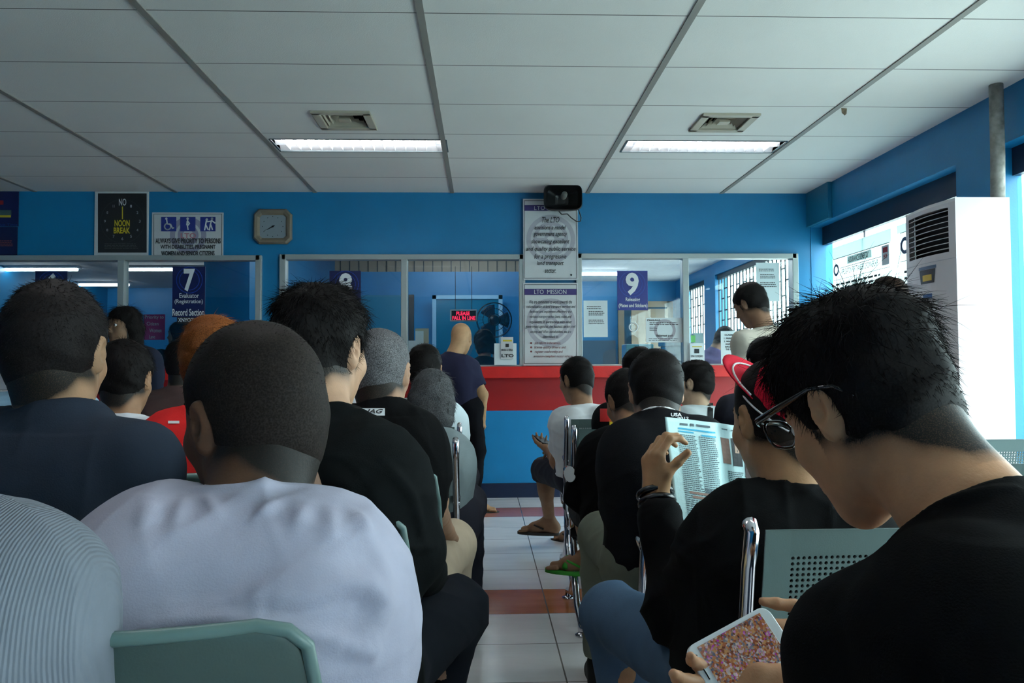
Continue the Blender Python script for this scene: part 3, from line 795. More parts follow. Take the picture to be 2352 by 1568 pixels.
PEOPLE = {}
def person(key, label, H, yaw=0, pitch=0, roll=0, s=1.0, NB=None, P=None, by=0, sw=.165, sh=None, belly=0.0,
           skin_c=(.42, .24, .14), hair='short', hair_c=None, thick=1.0, strands=1500, slen=(.008, .022), wild=.1, lift=.10, grav=0.0, swd=.0009,
           shirt=(.02, .02, .025), shirt_name='t_shirt', sleeve='short', sh_off=.014, fold=.005, shirt_mat=None, collar=None,
           pants=(.02, .02, .03), pants_len='long', pants_name='trousers', arms=None, legs=None, stand=False, res=1.0, hands=None, feet='shoe',
           foot_c=(.012, .012, .012), neck_r=.056, lean=0.03, fabric=None, nodup=False, group=None, hm=None, noface=False, wisps=0, tw=.93):
    H = V(*H); M = rotz(yaw) @ rotx(-pitch) @ roty(roll)
    f = rotz(by) @ V(0, 1, 0); r = rotz(by) @ V(1, 0, 0); up = V(0, 0, 1)
    if NB is None: NB = H + rotz(by) @ rotx(-pitch * .5) @ V(0, -.045, -.150) * s
    else: NB = V(*NB) - V(0, 0, .034) * s
    NB = V(*NB)
    if P is None:
        P = V(NB[0], NB[1], 0) - f * .10 + up * .53 if not stand else V(NB[0], NB[1], .90 * s)
    P = V(*P)
    if not stand: P = P + up * .025
    if sh is None: sh = (NB - up * .062 * s - r * sw * s, NB - up * .062 * s + r * sw * s)
    else: sh = [V(*q) - V(0, 0, .03) * s + (r if k_ == 0 else -r) * .018 for k_, q in enumerate(sh)]
    sh = [V(*q) for q in sh]
    root = empty('person', (P[0], P[1], 0 if stand or P[2] > .3 else 0), label, 'person', group)
    sk = skin(skin_c, key)
    u = nv(NB - P); L = np.linalg.norm(NB - P)
    mid = lambda t, back=0.0: P + (NB - P) * t - f * back
    # --- limb joints
    la, lb = .285 * s, .245 * s
    J = {}
    for i, q in enumerate((-1, 1)):
        a = (arms or {}).get('LR'[i])
        if a is None: a = dict(w=P + f * .34 + r * q * .07 + up * .13, hint=r * q * .5 - f * .6 - up)
        if stand and (arms or {}).get('LR'[i]) is None: a = dict(w=sh[i] - up * .50 * s + r * q * .05 + f * .08, hint=-f + r * q * .3)
        if 'e' in a:
            E = V(*a['e']); Wr = V(*a['w'])
        else: E, Wr = ik(sh[i], V(*a['w']), la, lb, a['hint'])
        J['e', i] = E; J['w', i] = Wr
        J['hd', i] = nv(a['hd']) if 'hd' in a else nv(nv(Wr - E) + f * .3 - up * .2)
        J['hn', i] = V(*a['hn']) if 'hn' in a else (up + r * q * .3 if not stand else r * q)
        J['hk', i] = a.get('hk', {})
    for i, q in enumerate((-1, 1)):
        l = (legs or {}).get('LR'[i], {})
        hip = P + r * q * .085 * s - up * .02
        if stand:
            kn = V(*l['k']) if 'k' in l else hip + f * .03 - up * .40 * s
            an = V(*l['a']) if 'a' in l else V(kn[0], kn[1], .085) - f * .02
        else:
            kn = V(*l['k']) if 'k' in l else hip + f * .44 * s + r * q * .05 + up * .01
            an = V(*l['a']) if 'a' in l else V(kn[0], kn[1], .09) + f * .04
        J['h', i], J['k', i], J['a', i] = hip, kn, an
        J['fd', i] = nv(l['f']) if 'f' in l else f
    # --- torso as blended lateral capsules
    def torso(S, off, k=.07):
        w_ = s * tw
        S.rc(P - r*.075*w_, P + r*.075*w_, .118*w_, .118*w_, k, off)
        m1 = mid(.33, lean*.4); S.rc(m1 - r*.060*w_ + f*belly*.3, m1 + r*.060*w_ + f*belly*.3, (.112 + belly*.6)*w_, (.112 + belly*.6)*w_, k, off)
        m2 = mid(.60, lean); S.rc(m2 - r*.070*w_, m2 + r*.070*w_, .116*w_, .116*w_, k, off)
        m3 = mid(.80, lean*.8); S.rc(m3 - r*.080*w_, m3 + r*.080*w_, .100*w_, .100*w_, k, off)
        c = NB - u * .03
        for i in (0, 1):
            S.rc(c, sh[i], .050*w_, .050*w_, .05, off)
            S.rc(m2 + (r if i else -r) * .05, sh[i] - up * .01, .09*w_, .055*w_, .06, off)
    # --- body
    near = res
    S = SDF(); torso(S, -.008)
    for i in (0, 1):
        S.rc(sh[i], J['e', i], .050*s, .040*s, .04); S.rc(J['e', i], J['w', i], .041*s, .026*s, .02)
        S.rc(J['h', i], J['k', i], .080*s, .056*s, .04); S.rc(J['k', i], J['a', i], .052*s, .034*s, .03)
        calf = J['k', i] * .65 + J['a', i] * .35 - f * .015; S.el(calf, V(.05, .052, .10) * s, None, .03)
    S.rc(NB - u*.05, NB, .06*s, neck_r, .04)
    parts = [S.mesh(.011 * near)]
    hS = head_sdf(s, H, M, (NB, neck_r)); parts.append(hS.mesh(.0042 * near if near < 1 else .005 * near))
    if collar != 'skip':
        pass
    for i in (0, 1):
        hk = dict(curl=(.35, .4, .45, .5)); hk.update(J['hk', i])
        side = (1 if i == 0 else -1)
        parts.append(hand_sdf(J['w', i] + J['hd', i] * .008, J['hd', i], J['hn', i], hk.pop('side', side), s, fore=J['w', i] + (J['e', i] - J['w', i]) * .45, **hk).mesh(.0034))
    # feet
    for i in (0, 1):
        fd = J['fd', i]; A = J['a', i]; z0 = A[2] - .085 * s
        S = SDF(); b = lambda t, h_: V(A[0], A[1], z0) + fd * t * s + up * h_ * s
        off = .008 if feet == 'shoe' else 0
        S.rc(A, b(-.03, .035), .034*s, .034*s, .02, off); S.rc(b(-.03, .034), b(.10, .028), .034*s, .030*s, .03, off)
        S.rc(b(.08, .022), b(.165, .018), .030*s, .018*s, .02, off); S.rc(A, b(.09, .035), .03*s, .026*s, .03, off)
        if feet != 'shoe':
            rx = np.cross(fd, up)
            for t in range(5):
                o_ = (t - 2) * .0165 * (1 if i == 0 else -1)
                S.rc(b(.14, .016) + rx*o_*s, b(.185 - .006*t, .012) + rx*o_*s*1.1, .0105*s - t*.0006, .0085*s - t*.0006, .005)
            parts.append(S.mesh(.0045))
        else:
            parts.append(SDF().rc(A + up * .05, A, .036*s, .034*s).mesh(.008))
            v, fc = S.mesh(.006)
            v[:, 2] = np.maximum(v[:, 2], z0 + .001)
            mesh_obj('shoe', [(v, fc)], cloth('shoe_' + key, foot_c, .5), root)
        if feet in ('sandal', 'flipflop'):
            sb = MB(); rx = np.cross(fd, up); rim = []
            for t in range(24):
                a = 2*math.pi*t/24; l = math.cos(a); wdt = .046 + .008*max(l, 0) ; rim.append(b(.072 + .135*l, 0) + rx*math.sin(a)*wdt*s)
            sb.add([tuple(p - up*.012) for p in rim] + [tuple(p + up*.004) for p in rim], [tuple(range(24)), tuple(range(47, 23, -1))] + [(k, (k+1) % 24, 24+(k+1) % 24, 24+k) for k in range(24)])
            sb.tube([b(.13, .03), b(.09, .05) + rx*.03, b(.03, .03) + rx*.045], .006, 6).tube([b(.13, .03), b(.09, .05) - rx*.03, b(.03, .03) - rx*.045], .006, 6)
            if feet == 'sandal':
                sb.tube([b(.10, .02) - rx*.045, b(.10, .058), b(.10, .02) + rx*.045], .013, 6).tube([b(-.03, .05) - rx*.04, b(-.075, .06), b(-.03, .05) + rx*.04], .008, 6)
            sb.build('sandal', mat('sandal_' + key, foot_c, .6), root, smooth=True)
    body = mesh_obj('body', parts, sk, root)
    if hair != 'bald':
        hv = np.concatenate([np.asarray(p_[0]) for p_ in parts]); q_ = (hv - H) @ M / s
        dl = hairline(q_, hair) - q_[:, 2]
        st = np.clip(1 - dl / .036, 0, 1) ** 2.2 * (q_[:, 1] < .03) * (np.linalg.norm(q_, axis=1) < .17) * (q_[:, 2] > -.14)
        ear = np.sqrt(((np.abs(q_[:, 0]) - .084)/.02)**2 + ((q_[:, 1] + .002)/.026)**2 + ((q_[:, 2] + .004)/.036)**2)
        st = st * np.clip((ear - .95) * 3, 0, 1) * (np.abs(q_[:, 0]) < .082)
        at_ = body.data.attributes.new('stubble', 'FLOAT', 'POINT'); at_.data.foreach_set('value', st.astype(np.float32))
    # eyes
    if not noface:
        for q in (-1, 1):
            MB().lathe([(0.0115*s*math.sin(a), .0115*s*math.cos(a)) for a in np.linspace(.05, 3.09, 8)], H + M @ (V(q*.031, .0775, .014)*s), 12).build('eye', M_eye, root, smooth=True)
            MB().lathe([(0.006*s*math.sin(a), .004*s*math.cos(a)) for a in np.linspace(.05, 3.09, 6)], H + M @ (V(q*.031, .0875, .014)*s), 10).build('iris', M_iris, root, smooth=True)
    # --- hair
    if hair != 'bald':
        hmt = hm or hair_m('black_hair')
        v, fc = hair_mesh(s, H, M, hair, thick, .0042 * near if near < 1 else .0055, hash(key) % 1000 if False else sum(map(ord, key)))
        hp = [(v, fc)]
        if strands:
            nn = vnormals(v, fc)
            hp.append(lock_strands(v, nn, H, M, s, strands, slen[0], slen[1], swd, lift, sum(map(ord, key)) + 5, wild=wild, gravity=grav))
        if wisps:
            nn = vnormals(v, fc); k_ = ((v - H) @ M / s)[:, 2] > .075
            hp.append(lock_strands(v[k_], nn[k_], H, M, s, wisps, .035, .055, .0006, .35, 99, wild=.35, seg=5))
        mesh_obj('hair', hp, hmt, root)
        if not noface:
            for q in (-1, 1):
                S = SDF(); S.rc(H + M @ (V(q*.018, .090, .033)*s), H + M @ (V(q*.046, .078, .034)*s), .0035*s, .0025*s, .002)
                mesh_obj('eyebrow', [S.mesh(.0025)], hmt, root)
    # --- upper garment
    seed = sum(map(ord, key)) * 7
    fm = shirt_mat or cloth('cloth_' + key, shirt)
    S = SDF(); torso(S, sh_off)
    fr = {'short': .72, 'long': 1.0, 'none': .12}[sleeve]
    for i in (0, 1):
        e = sh[i] + (J['e', i] - sh[i]) * fr
        S.rc(sh[i], e, .054*s, .050*s if sleeve == 'short' else .044*s, .04, sh_off, flat=(sleeve != 'long'))
        if sleeve == 'long':
            w1 = J['e', i] + (J['w', i] - J['e', i]) * .87; S.rc(J['e', i], w1, .046*s, .030*s, .03, sh_off * .8, flat=True)
    ud = nv((H + M @ V(0, -.02, -.04)) - NB)
    ct = .014 if collar is None else collar
    S.rc(NB - ud*.05, NB + ud*(ct), neck_r + .012, neck_r + .010, .03, 0, flat=True)
    S.sub_rc(NB - ud*.02, NB + ud*.10, neck_r + .003, neck_r + .001, .004)
    for i in (0, 1):
        if sleeve == 'short':
            e = sh[i] + (J['e', i] - sh[i]) * fr; dn = nv(J['e', i] - sh[i]); S.sub_rc(e - dn*.02, e + dn*.1, .045*s, .045*s, .004)
        if sleeve == 'long':
            dn = nv(J['w', i] - J['e', i]); w1 = J['e', i] + (J['w', i] - J['e', i]) * .87; S.sub_rc(w1 - dn*.015, w1 + dn*.1, .031*s, .031*s, .004)
    top = mesh_obj(shirt_name, [folds(S.mesh(.0075 * near), seed, fold)], fm, root)
    # --- lower garment
    S = SDF()
    S.rc(P - r*.075*s, P + r*.075*s, .112*s, .112*s, .06, .012)
    for i in (0, 1):
        S.rc(J['h', i], J['k', i], .084*s, .066*s, .04, .012, flat=(pants_len == 'short'))
        if pants_len == 'long': S.rc(J['k', i], J['a', i] + up * .03, .062*s, .050*s, .03, .010, flat=True)
        if pants_len == 'short': S.rc(J['k', i], J['k', i] + (J['a', i] - J['k', i]) * .16, .064*s, .060*s, .02, .012, flat=True)
    if pants_len == 'short':
        for i in (0, 1):
            e = J['k', i] + (J['a', i] - J['k', i]) * .16; dn = nv(J['a', i] - J['k', i]); S.sub_rc(e - dn*.03, e + dn*.05, .062*s, .06*s, .004)
    bot = mesh_obj(pants_name, [folds(S.mesh(.009 * near), seed + 1, .006)], cloth('pants_' + key, pants), root)
    PEOPLE[key] = dict(root=root, body=body, top=top, H=H, M=M, NB=NB, P=P, J=J, sh=sh, f=f, r=r, s=s, u=u)
    return root

def creases(key, lines, Y=None):
    """pull long pressed folds into a garment; each line: (pixel polyline on the garment, height, width)"""
    from mathutils.bvhtree import BVHTree
    top = PEOPLE[key]['top']; me = top.data
    off = Vector(top.location); q = top.parent
    while q is not None: off += Vector(q.location); q = q.parent
    co = np.array([v.co[:] for v in me.vertices]); no = np.array([v.normal[:] for v in me.vertices])
    bv = BVHTree.FromPolygons([Vector(c) for c in co], [tuple(p.vertices) for p in me.polygons])
    d = np.zeros(len(co))
    for pl, hgt, wd in lines:
        P = []
        for x, y in pl:
            dv = (at(x, y, 1.0) - CAM).normalized(); h = bv.ray_cast(CAM - off, dv)
            if h[0] is not None: P.append(np.array(h[0]))
        if len(P) < 2: continue
        best = np.full(len(co), 9.0); tt = np.zeros(len(co)); n = len(P) - 1
        for i in range(n):
            a, b = P[i], P[i+1]; ab = b - a; t = np.clip(((co - a) @ ab) / (ab @ ab), 0, 1)
            dd = np.linalg.norm(co - a - t[:, None] * ab, axis=1); m = dd < best; best[m] = dd[m]; tt[m] = (i + t[m]) / n
        d += hgt * np.exp(-(best / wd) ** 2) * np.sin(np.clip(tt, .04, .96) * math.pi) ** .5
    co += no * d[:, None]
    me.vertices.foreach_set('co', co.ravel().astype(np.float32)); me.update()

# ================================================================== the people
A3 = lambda px, py, Y: np.array(at(px, py, Y)[:])
up = V(0, 0, 1)
SK_DARK = (.105, .050, .028); SK_MID = (.30, .155, .085); SK_LIGHT = (.42, .25, .155)

# man with glasses at the right edge, bending over his phone
PH_a = nv(V(.90, .40, .27)); PH_b = V(.50, -.42, -.74); PH_b = nv(PH_b - PH_a * (PH_a @ PH_b)); PH_n = np.cross(PH_a, PH_b)
if PH_n[1] > 0: PH_n = -PH_n
PH_c = A3(1570, 1492, .985) + PH_a * .0685 + PH_b * .035
def sgn(u, n, want): return 1 if np.cross(nv(u), nv(n)) @ want > 0 else -1
lhd = nv(-PH_a*.85 - PH_b*.35); rhd = nv(-PH_a*.9 - PH_b*.25)
lw = PH_c + PH_a*.035 + PH_b*.060 - PH_n*.010; rw = PH_c + PH_a*.255 + PH_b*.055 - PH_n*.034
person('glasses', 'man in a black t-shirt and black glasses at the right edge, bent over his phone',
       A3(1990, 945, .98), yaw=25, pitch=29, s=1.03, NB=(.530, .835, .975), P=(.60, .58, .53), by=8, sh=((.392, .84, .845), (.72, .80, .925)),
       skin_c=(.46, .235, .125), strands=9000, slen=(.004, .034), thick=2.3, wild=.14, lift=.12, swd=.0006, hair='short', neck_r=.066, wisps=260,
       shirt=(.004, .004, .0045), sh_off=.016, pants=(.03, .05, .09), res=.62,
       arms={'L': dict(e=(.385, .80, .60), w=lw, hd=lhd, hn=-PH_n, hk=dict(curl=(.25, .3, .35, .4), side=sgn(lhd, -PH_n, PH_b), thumb_dir=-PH_a*.92 - PH_b*.30 + PH_n*.18)),
             'R': dict(e=(.68, .84, .62), w=rw, hd=rhd, hn=-PH_n, hk=dict(curl=(.02, .02, .04, .05), spread=.3, side=sgn(rhd, -PH_n, -PH_b), thumb_dir=-PH_a*.75 + PH_b*.25 + PH_n*.75))},
       legs={'L': dict(k=(.44, 1.04, .52), a=(.46, 1.08, .09)), 'R': dict(k=(.74, 1.04, .52), a=(.76, 1.08, .09))})

# man with the red cap reading the newspaper
person('reader', 'man in a black jacket and red cap holding up an open newspaper',
       A3(1786, 965, 1.55), yaw=16, pitch=12, s=1.0, NB=A3(1822, 1122, 1.50), P=(.56, 1.50, .52), by=8, sh=(A3(1645, 1235, 1.52), A3(2000, 1225, 1.50)),
       skin_c=(.42, .225, .115), hair='crop', strands=1200, slen=(.003, .006), thick=.5, neck_r=.062, belly=.0, lean=.0,
       shirt=(.006, .006, .0065), shirt_name='jacket', sleeve='long', sh_off=.020, fold=.012, pants=(.065, .115, .19), pants_name='jeans', res=.75,
       arms={'L': dict(e=A3(1560, 1400, 1.60), w=A3(1506, 1140, 1.74), hd=(-.03, .05, 1), hn=(-1, -.45, 0), hk=dict(curl=(.78, .8, .82, .85), spread=.08, thumb_dir=(.74, -.10, .72))),
             'R': dict(w=(.80, 1.82, .83), hint=(.6, -.3, -1), hd=(-.1, .2, 1), hn=(.3, -1, 0), hk=dict(curl=(.8, .8, .8, .8)))},
       legs={'L': dict(k=A3(1405, 1410, 2.02), a=(.375, 1.98, .09)), 'R': dict(k=(.72, 1.98, .52), a=(.74, 2.0, .09))})

# seated behind the newspaper
person('crewneck', 'man in a black shirt with a white neckline, seen above the newspaper',
       A3(1507, 900, 2.42), yaw=-3, pitch=14, s=1.0, NB=A3(1513, 953, 2.34), P=(.54, 2.33, .53), by=0, sh=(A3(1437, 1012, 2.33), A3(1625, 1000, 2.33)),
       skin_c=(.36, .20, .125), strands=3000, slen=(.003, .014), thick=.9, neck_r=.062, shirt=(.010, .010, .012), pants=(.12, .13, .10), res=.85,
       arms={'L': dict(e=A3(1438, 1225, 2.36), w=(.47, 2.60, .62))})
person('leaning', 'man in black leaning forward, with a round white badge on his sleeve',
       A3(1440, 922, 3.22), yaw=22, pitch=24, s=1.0, NB=A3(1452, 985, 3.08), P=(.56, 3.0, .52), by=5, sh=(A3(1368, 1030, 3.05), A3(1520, 1030, 3.05)),
       skin_c=SK_MID, strands=2500, slen=(.004, .016), thick=1.0, shirt=(.0045, .0045, .005), shirt_name='jacket', sleeve='long', fold=.007, sh_off=.02,
       pants=(.02, .02, .02), pants_len='short', feet='sandal', foot_c=(.03, .30, .02), arms={'L': dict(e=A3(1335, 1135, 3.1), w=(.47, 3.36, .60))},
       legs={'L': dict(k=(.44, 3.42, .52), a=A3(1352, 1285, 3.62)+V(0,0,.03), f=(-.9, .35, 0))})
person('jacket', 'man in a black, red and yellow jacket half hidden in the fourth row',
       A3(1468, 858, 3.80), yaw=8, pitch=5, s=1.0, NB=A3(1462, 925, 3.70), P=(.74, 3.64, .52), sh=(A3(1394, 950, 3.66), A3(1530, 950, 3.66)),
       skin_c=SK_MID, strands=1500, slen=(.004, .018), shirt=(.008, .008, .009), shirt_name='jacket', sleeve='long')
person('phone_reader', 'man in a white t-shirt and flip-flops looking at a phone in the front row',
       A3(1323, 873, 4.42), yaw=38, pitch=12, s=1.0, NB=A3(1338, 935, 4.32), P=(.58, 4.38, .52), by=24, sh=(A3(1290, 955, 4.34), A3(1396, 955, 4.24)),
       skin_c=(.28, .15, .085), strands=2500, slen=(.005, .02), shirt=(.72, .72, .74), fold=.007, pants=(.02, .02, .03), pants_len='short', feet='flipflop', foot_c=(.02, .012, .01),
       arms={'L': dict(e=A3(1280, 1060, 4.45), w=A3(1262, 1034, 4.64), hd=(-.35, .85, .25), hn=(-.2, 0, -1), hk=dict(curl=(.2,.3,.4,.5))), 'R': dict(w=A3(1275, 1035, 4.78), hint=(1, -.3, -1))},
       legs={'L': dict(k=A3(1247, 1078, 4.93), a=A3(1262, 1192, 5.02), f=(-.95, .25, 0)), 'R': dict(k=(.56, 4.92, .53), a=(.60, 5.15, .085), f=(-.7, .6, 0))})
person('strap', 'person in a white top with a dark shoulder strap, turned left in the front row',
       A3(1595, 880, 4.4), yaw=55, pitch=4, s=.98, NB=A3(1600, 935, 4.36), P=(1.16, 4.3, .52), by=20, sw=.15, skin_c=(.50, .33, .22), strands=2500, slen=(.006, .024), thick=1.25,
       shirt=(.60, .66, .68), shirt_name='top', fold=.004)
person('standing_guest', 'man in a beige shirt standing at the releasing window, head bowed',
       A3(1724, 700, 4.7), yaw=38, pitch=28, s=1.0, NB=A3(1757, 752, 4.62), P=(1.68, 4.66, .86), by=25, sw=.16, stand=True, skin_c=(.24, .13, .08), strands=2200, slen=(.005, .018), thick=1.15,
       shirt=(.62, .55, .46), fold=.008, pants=(.03, .03, .05))
person('row_guest', 'person with black hair seated between the red cap and the counter',
       A3(1757, 838, 3.6), yaw=10, s=1.0, skin_c=SK_MID, strands=800, shirt=(.02, .02, .03))
person('waiting_guest', 'dark haired person standing behind the man with glasses',
       A3(2038, 698, 3.75), yaw=0, s=1.0, stand=True, skin_c=SK_MID, strands=1500, hm=hair_m('brown_black_hair', (.022, .012, .008)), shirt=(.02, .015, .012))
person('white_shirt_guest', 'person in a white shirt seated beside the tall air conditioner',
       A3(2136, 935, 2.98), yaw=-5, s=1.0, NB=A3(2140, 1005, 2.92), skin_c=SK_MID, strands=1200, shirt=(.7, .7, .72))

# guard at the counter
G = 6.38
person('guard', 'bald guard in a navy shirt and black trousers standing at the counter',
       A3(1060, 776, G), yaw=-22, pitch=12, s=1.02, NB=A3(1040, 812, G-.08), tw=.88, P=A3(1056, 932, G-.1), by=-20, sh=(A3(1000, 835, G-.02), A3(1084, 838, G-.12)), stand=True, hair='bald',
       skin_c=(.40, .23, .12), shirt=(.018, .019, .045), fold=.007, pants=(.006, .006, .008), feet='sandal', foot_c=(.02, .015, .012), neck_r=.064, belly=.0,
       arms={'R': dict(e=A3(1109, 906, G-.16), w=A3(1108, 955, G-.12), hd=(-.25, 0, -1), hn=(.6, -.8, 0)), 'L': dict(w=A3(1000, 870, G+.38)+V(0,0,.08), hint=(-1, -.3, -1), hd=(.3, 1, .1))},
       legs={'L': dict(k=(-.16, 6.36, .48), a=(-.17, 6.38, .09), f=(.8, .6, 0)), 'R': dict(k=(-.06, 6.32, .48), a=(-.09, 6.30, .09), f=(.95, -.1, 0))})

# left block
person('jag', 'grey haired man in a black t-shirt with a white back label',
       A3(874, 858, 2.27), yaw=-12, pitch=6, s=1.02, NB=A3(880, 925, 2.20), P=(-.30, 2.14, .53), by=-4, sh=(A3(772, 975, 2.2), A3(955, 985, 2.18)),
       skin_c=(.34, .19, .12), hair='crop', strands=4500, slen=(.003, .008), thick=.6, lift=.6, hm=hair_m('grey_hair', (.045, .042, .045), grey=.08), neck_r=.064,
       shirt=(.0045, .0045, .005), pants=(.44, .34, .25), res=.8,
       arms={'R': dict(e=A3(990, 1150, 2.16), w=(-.12, 2.42, .64))}, legs={'R': dict(k=A3(1040, 1250, 2.72), a=(-.13, 2.70, .09))})
person('tall_hair', 'man with thick black hair in a black jacket and black jeans beside the aisle',
       A3(739, 808, 1.64), yaw=-24, pitch=8, s=1.04, NB=A3(745, 948, 1.55), P=(-.32, 1.50, .53), by=-8, sh=(A3(650, 1010, 1.55), A3(885, 1065, 1.50)),
       skin_c=(.42, .24, .15), strands=9000, slen=(.010, .034), thick=1.3, wild=.12, lift=.10, swd=.0007, shirt=(.006, .007, .0075), shirt_name='jacket', sleeve='long', sh_off=.022, fold=.006,
       pants=(.010, .012, .017), pants_name='jeans', res=.75, neck_r=.058,
       arms={'R': dict(e=A3(935, 1265, 1.52), w=A3(985, 1325, 1.80), hd=(-.3, .9, -.1))}, legs={'R': dict(k=A3(1045, 1400, 2.02), a=(-.17, 1.93, .09)), 'L': dict(k=(-.38, 1.95, .52), a=(-.40, 1.98, .09))})
person('white_tee', 'man with close-cropped hair in a wrinkled white t-shirt, hand at his chin, nearest the aisle',
       A3(583, 962, 1.12), yaw=50, pitch=8, roll=-4, s=1.08, NB=A3(575, 1150, 1.04), tw=1.0, P=(-.33, .96, .53), by=0, sh=(A3(345, 1235, 1.05), A3(742, 1240, 1.03)),
       skin_c=(.13, .062, .035), hair='crop', strands=9000, slen=(.003, .007), thick=.6, lift=.45, swd=.0006, hm=hair_m('cropped_hair', (.012, .009, .008), .55), neck_r=.068,
       shirt=(.39, .38, .47), fold=.006, sh_off=.018, pants=(.46, .33, .17), res=.6, belly=.02,
       arms={'R': dict(e=A3(792, 1440, 1.12), w=A3(712, 1180, 1.24), hd=(-.35, .0, .9), hn=(.75, -.6, 0), hk=dict(curl=(.9, 1.0, 1.0, 1.0))), 'L': dict(w=(-.42, 1.28, .60), hint=(-1, -.3, -1))},
       legs={'R': dict(k=(-.17, 1.33, .53), a=(-.2, 1.33, .09)), 'L': dict(k=(-.45, 1.35, .53), a=(-.47, 1.36, .09))})
person('navy_tee', 'man in a faded navy t-shirt at the left edge, seen from behind',
       A3(130, 812, 1.52), yaw=2, pitch=6, s=1.04, NB=A3(138, 935, 1.46), P=(-.86, 1.40, .53), by=0, sh=(A3(-85, 1010, 1.45), A3(335, 1035, 1.43)),
       skin_c=(.42, .24, .14), strands=7000, slen=(.003, .014), thick=.9, lift=.5, swd=.0007, hm=hair_m('thinning_hair', (.010, .008, .008), .5), neck_r=.066, shirt=(.020, .028, .045), res=.68, fold=.005)
ribm = cloth('cloth_ribbed', (.15, .165, .195))
N, L = nodes(ribm); g_ = N.new('ShaderNodeNewGeometry'); wv = N.new('ShaderNodeTexWave'); wv.inputs['Scale'].default_value = 110; wv.bands_direction = 'X'; wv.inputs['Distortion'].default_value = .6
L.new(g_.outputs['Position'], wv.inputs['Vector']); bp_ = N.new('ShaderNodeBump'); bp_.inputs['Strength'].default_value = .35; bp_.inputs['Distance'].default_value = .004
L.new(wv.outputs['Fac'], bp_.inputs['Height']); L.new(bp_.outputs['Normal'], N['Principled BSDF'].inputs['Normal'])
person('ribbed', 'person in a pale grey ribbed sweater at the near left corner',
       (-.64, .86, 1.17), s=1.02, NB=(-.615, .80, 1.015), P=(-.58, .66, .53), by=-4, sh=((-.78, .80, .93), (-.425, .77, .930)), skin_c=SK_LIGHT, strands=800, shirt_mat=ribm, shirt_name='sweater', sleeve='long', res=.8, fold=.003, sh_off=.022, pants=(.03, .03, .04))
person('child_row', 'person with straight black hair and a white shirt behind the navy t-shirt man',
       A3(288, 872, 2.72), yaw=0, pitch=8, s=1.0, NB=A3(280, 955, 2.66), skin_c=SK_MID, strands=3000, slen=(.01, .03), thick=1.2, shirt=(.7, .7, .75))
person('orange_hair', 'person with orange-brown hair in a bright red shirt',
       A3(492, 836, 2.2), yaw=4, s=1.03, NB=A3(487, 935, 2.14), P=(-.76, 2.08, .53), sh=(A3(398, 985, 2.12), A3(590, 985, 2.12)), skin_c=(.30, .16, .09), strands=3000, slen=(.006, .022), hm=hair_m('orange_hair', (.11, .035, .010)), shirt=(.66, .02, .02))
person('brown_jacket', 'person in a dull brown jacket behind the red shirt',
       A3(424, 836, 3.98), yaw=2, s=1.0, NB=A3(412, 890, 3.92), P=(-1.48, 3.86, .52), sw=.2, skin_c=(.2, .11, .07), strands=1500, shirt=(.075, .042, .040), shirt_name='jacket', sleeve='long')
person('grey_woman', 'woman with greying bobbed hair in a grey t-shirt',
       A3(993, 922, 3.12), yaw=-4, pitch=6, s=.98, NB=A3(995, 985, 3.06), P=(-.20, 3.07, .53), sh=(A3(960, 1015, 3.05), A3(1018, 1015, 3.03)), tw=.76, hair='bob', strands=3500, slen=(.02, .03), grav=.3, lift=.08, hm=hair_m('salt_pepper_hair', (.030, .030, .032), grey=.05), skin_c=SK_LIGHT, shirt=(.16, .19, .20))
person('white_row', 'person with black hair in a white t-shirt in the front left row',
       A3(976, 852, 3.9), yaw=-4, s=1.0, NB=A3(990, 912, 3.85), P=(-.24, 3.88, .53), tw=.84, sh=(A3(925, 940, 3.85), A3(1024, 945, 3.82)), skin_c=(.40, .22, .12), strands=2000, slen=(.006, .02), thick=1.2, shirt=(.62, .70, .74),
       arms={'R': dict(e=A3(1046, 1045, 3.85), w=(-.14, 4.0, .66))})
person('hidden_white', 'person in a white shirt just visible between two black shirts',
       A3(812, 868, 4.0), yaw=20, s=1.0, NB=A3(802, 918, 3.94), P=(-.66, 3.86, .52), skin_c=SK_MID, strands=1200, thick=1.1, shirt=(.7, .7, .75))
person('blue_shirt', 'person in a pale blue shirt hidden behind the navy t-shirt man',
       A3(95, 842, 3.16), yaw=0, s=1.0, NB=A3(80, 892, 3.12), P=(-1.78, 3.08, .52), skin_c=SK_MID, strands=500, shirt=(.28, .45, .58))
person('long_hair', 'woman with long dark hair standing by the left window, face turned back',
       A3(285, 752, 4.9), yaw=150, pitch=2, s=.97, by=150, stand=True, hair='long', strands=4000, slen=(.03, .06), grav=.5, lift=.05, thick=1.35, skin_c=(.20, .11, .065), shirt=(.010, .014, .03), sleeve='long')
# clerks behind the glass
person('clerk_left', 'clerk in black behind the left window, face turned left',
       A3(412, 770, 7.75), yaw=80, s=1.05, by=20, P=(-3.02, 7.72, .53), hair='long', strands=1200, slen=(.02, .04), grav=.3, skin_c=(.22, .14, .10), shirt=(.004, .004, .005), sleeve='long')
person('clerk_middle', 'clerk with black hair bent over the desk in the middle office',
       A3(1112, 792, 7.85), yaw=20, pitch=25, s=1.1, hair='bob', thick=1.6, strands=1200, slen=(.02, .04), skin_c=SK_MID, shirt=(.006, .007, .009), sleeve='long')
person('clerk_right', 'clerk in a purple shirt bowed at the releasing desk',
       A3(1664, 782, 7.9), yaw=-60, pitch=38, s=1.1, NB=A3(1640, 800, 7.85), hair='short', strands=1000, skin_c=(.42, .26, .17), shirt=(.13, .11, .26), sleeve='short')

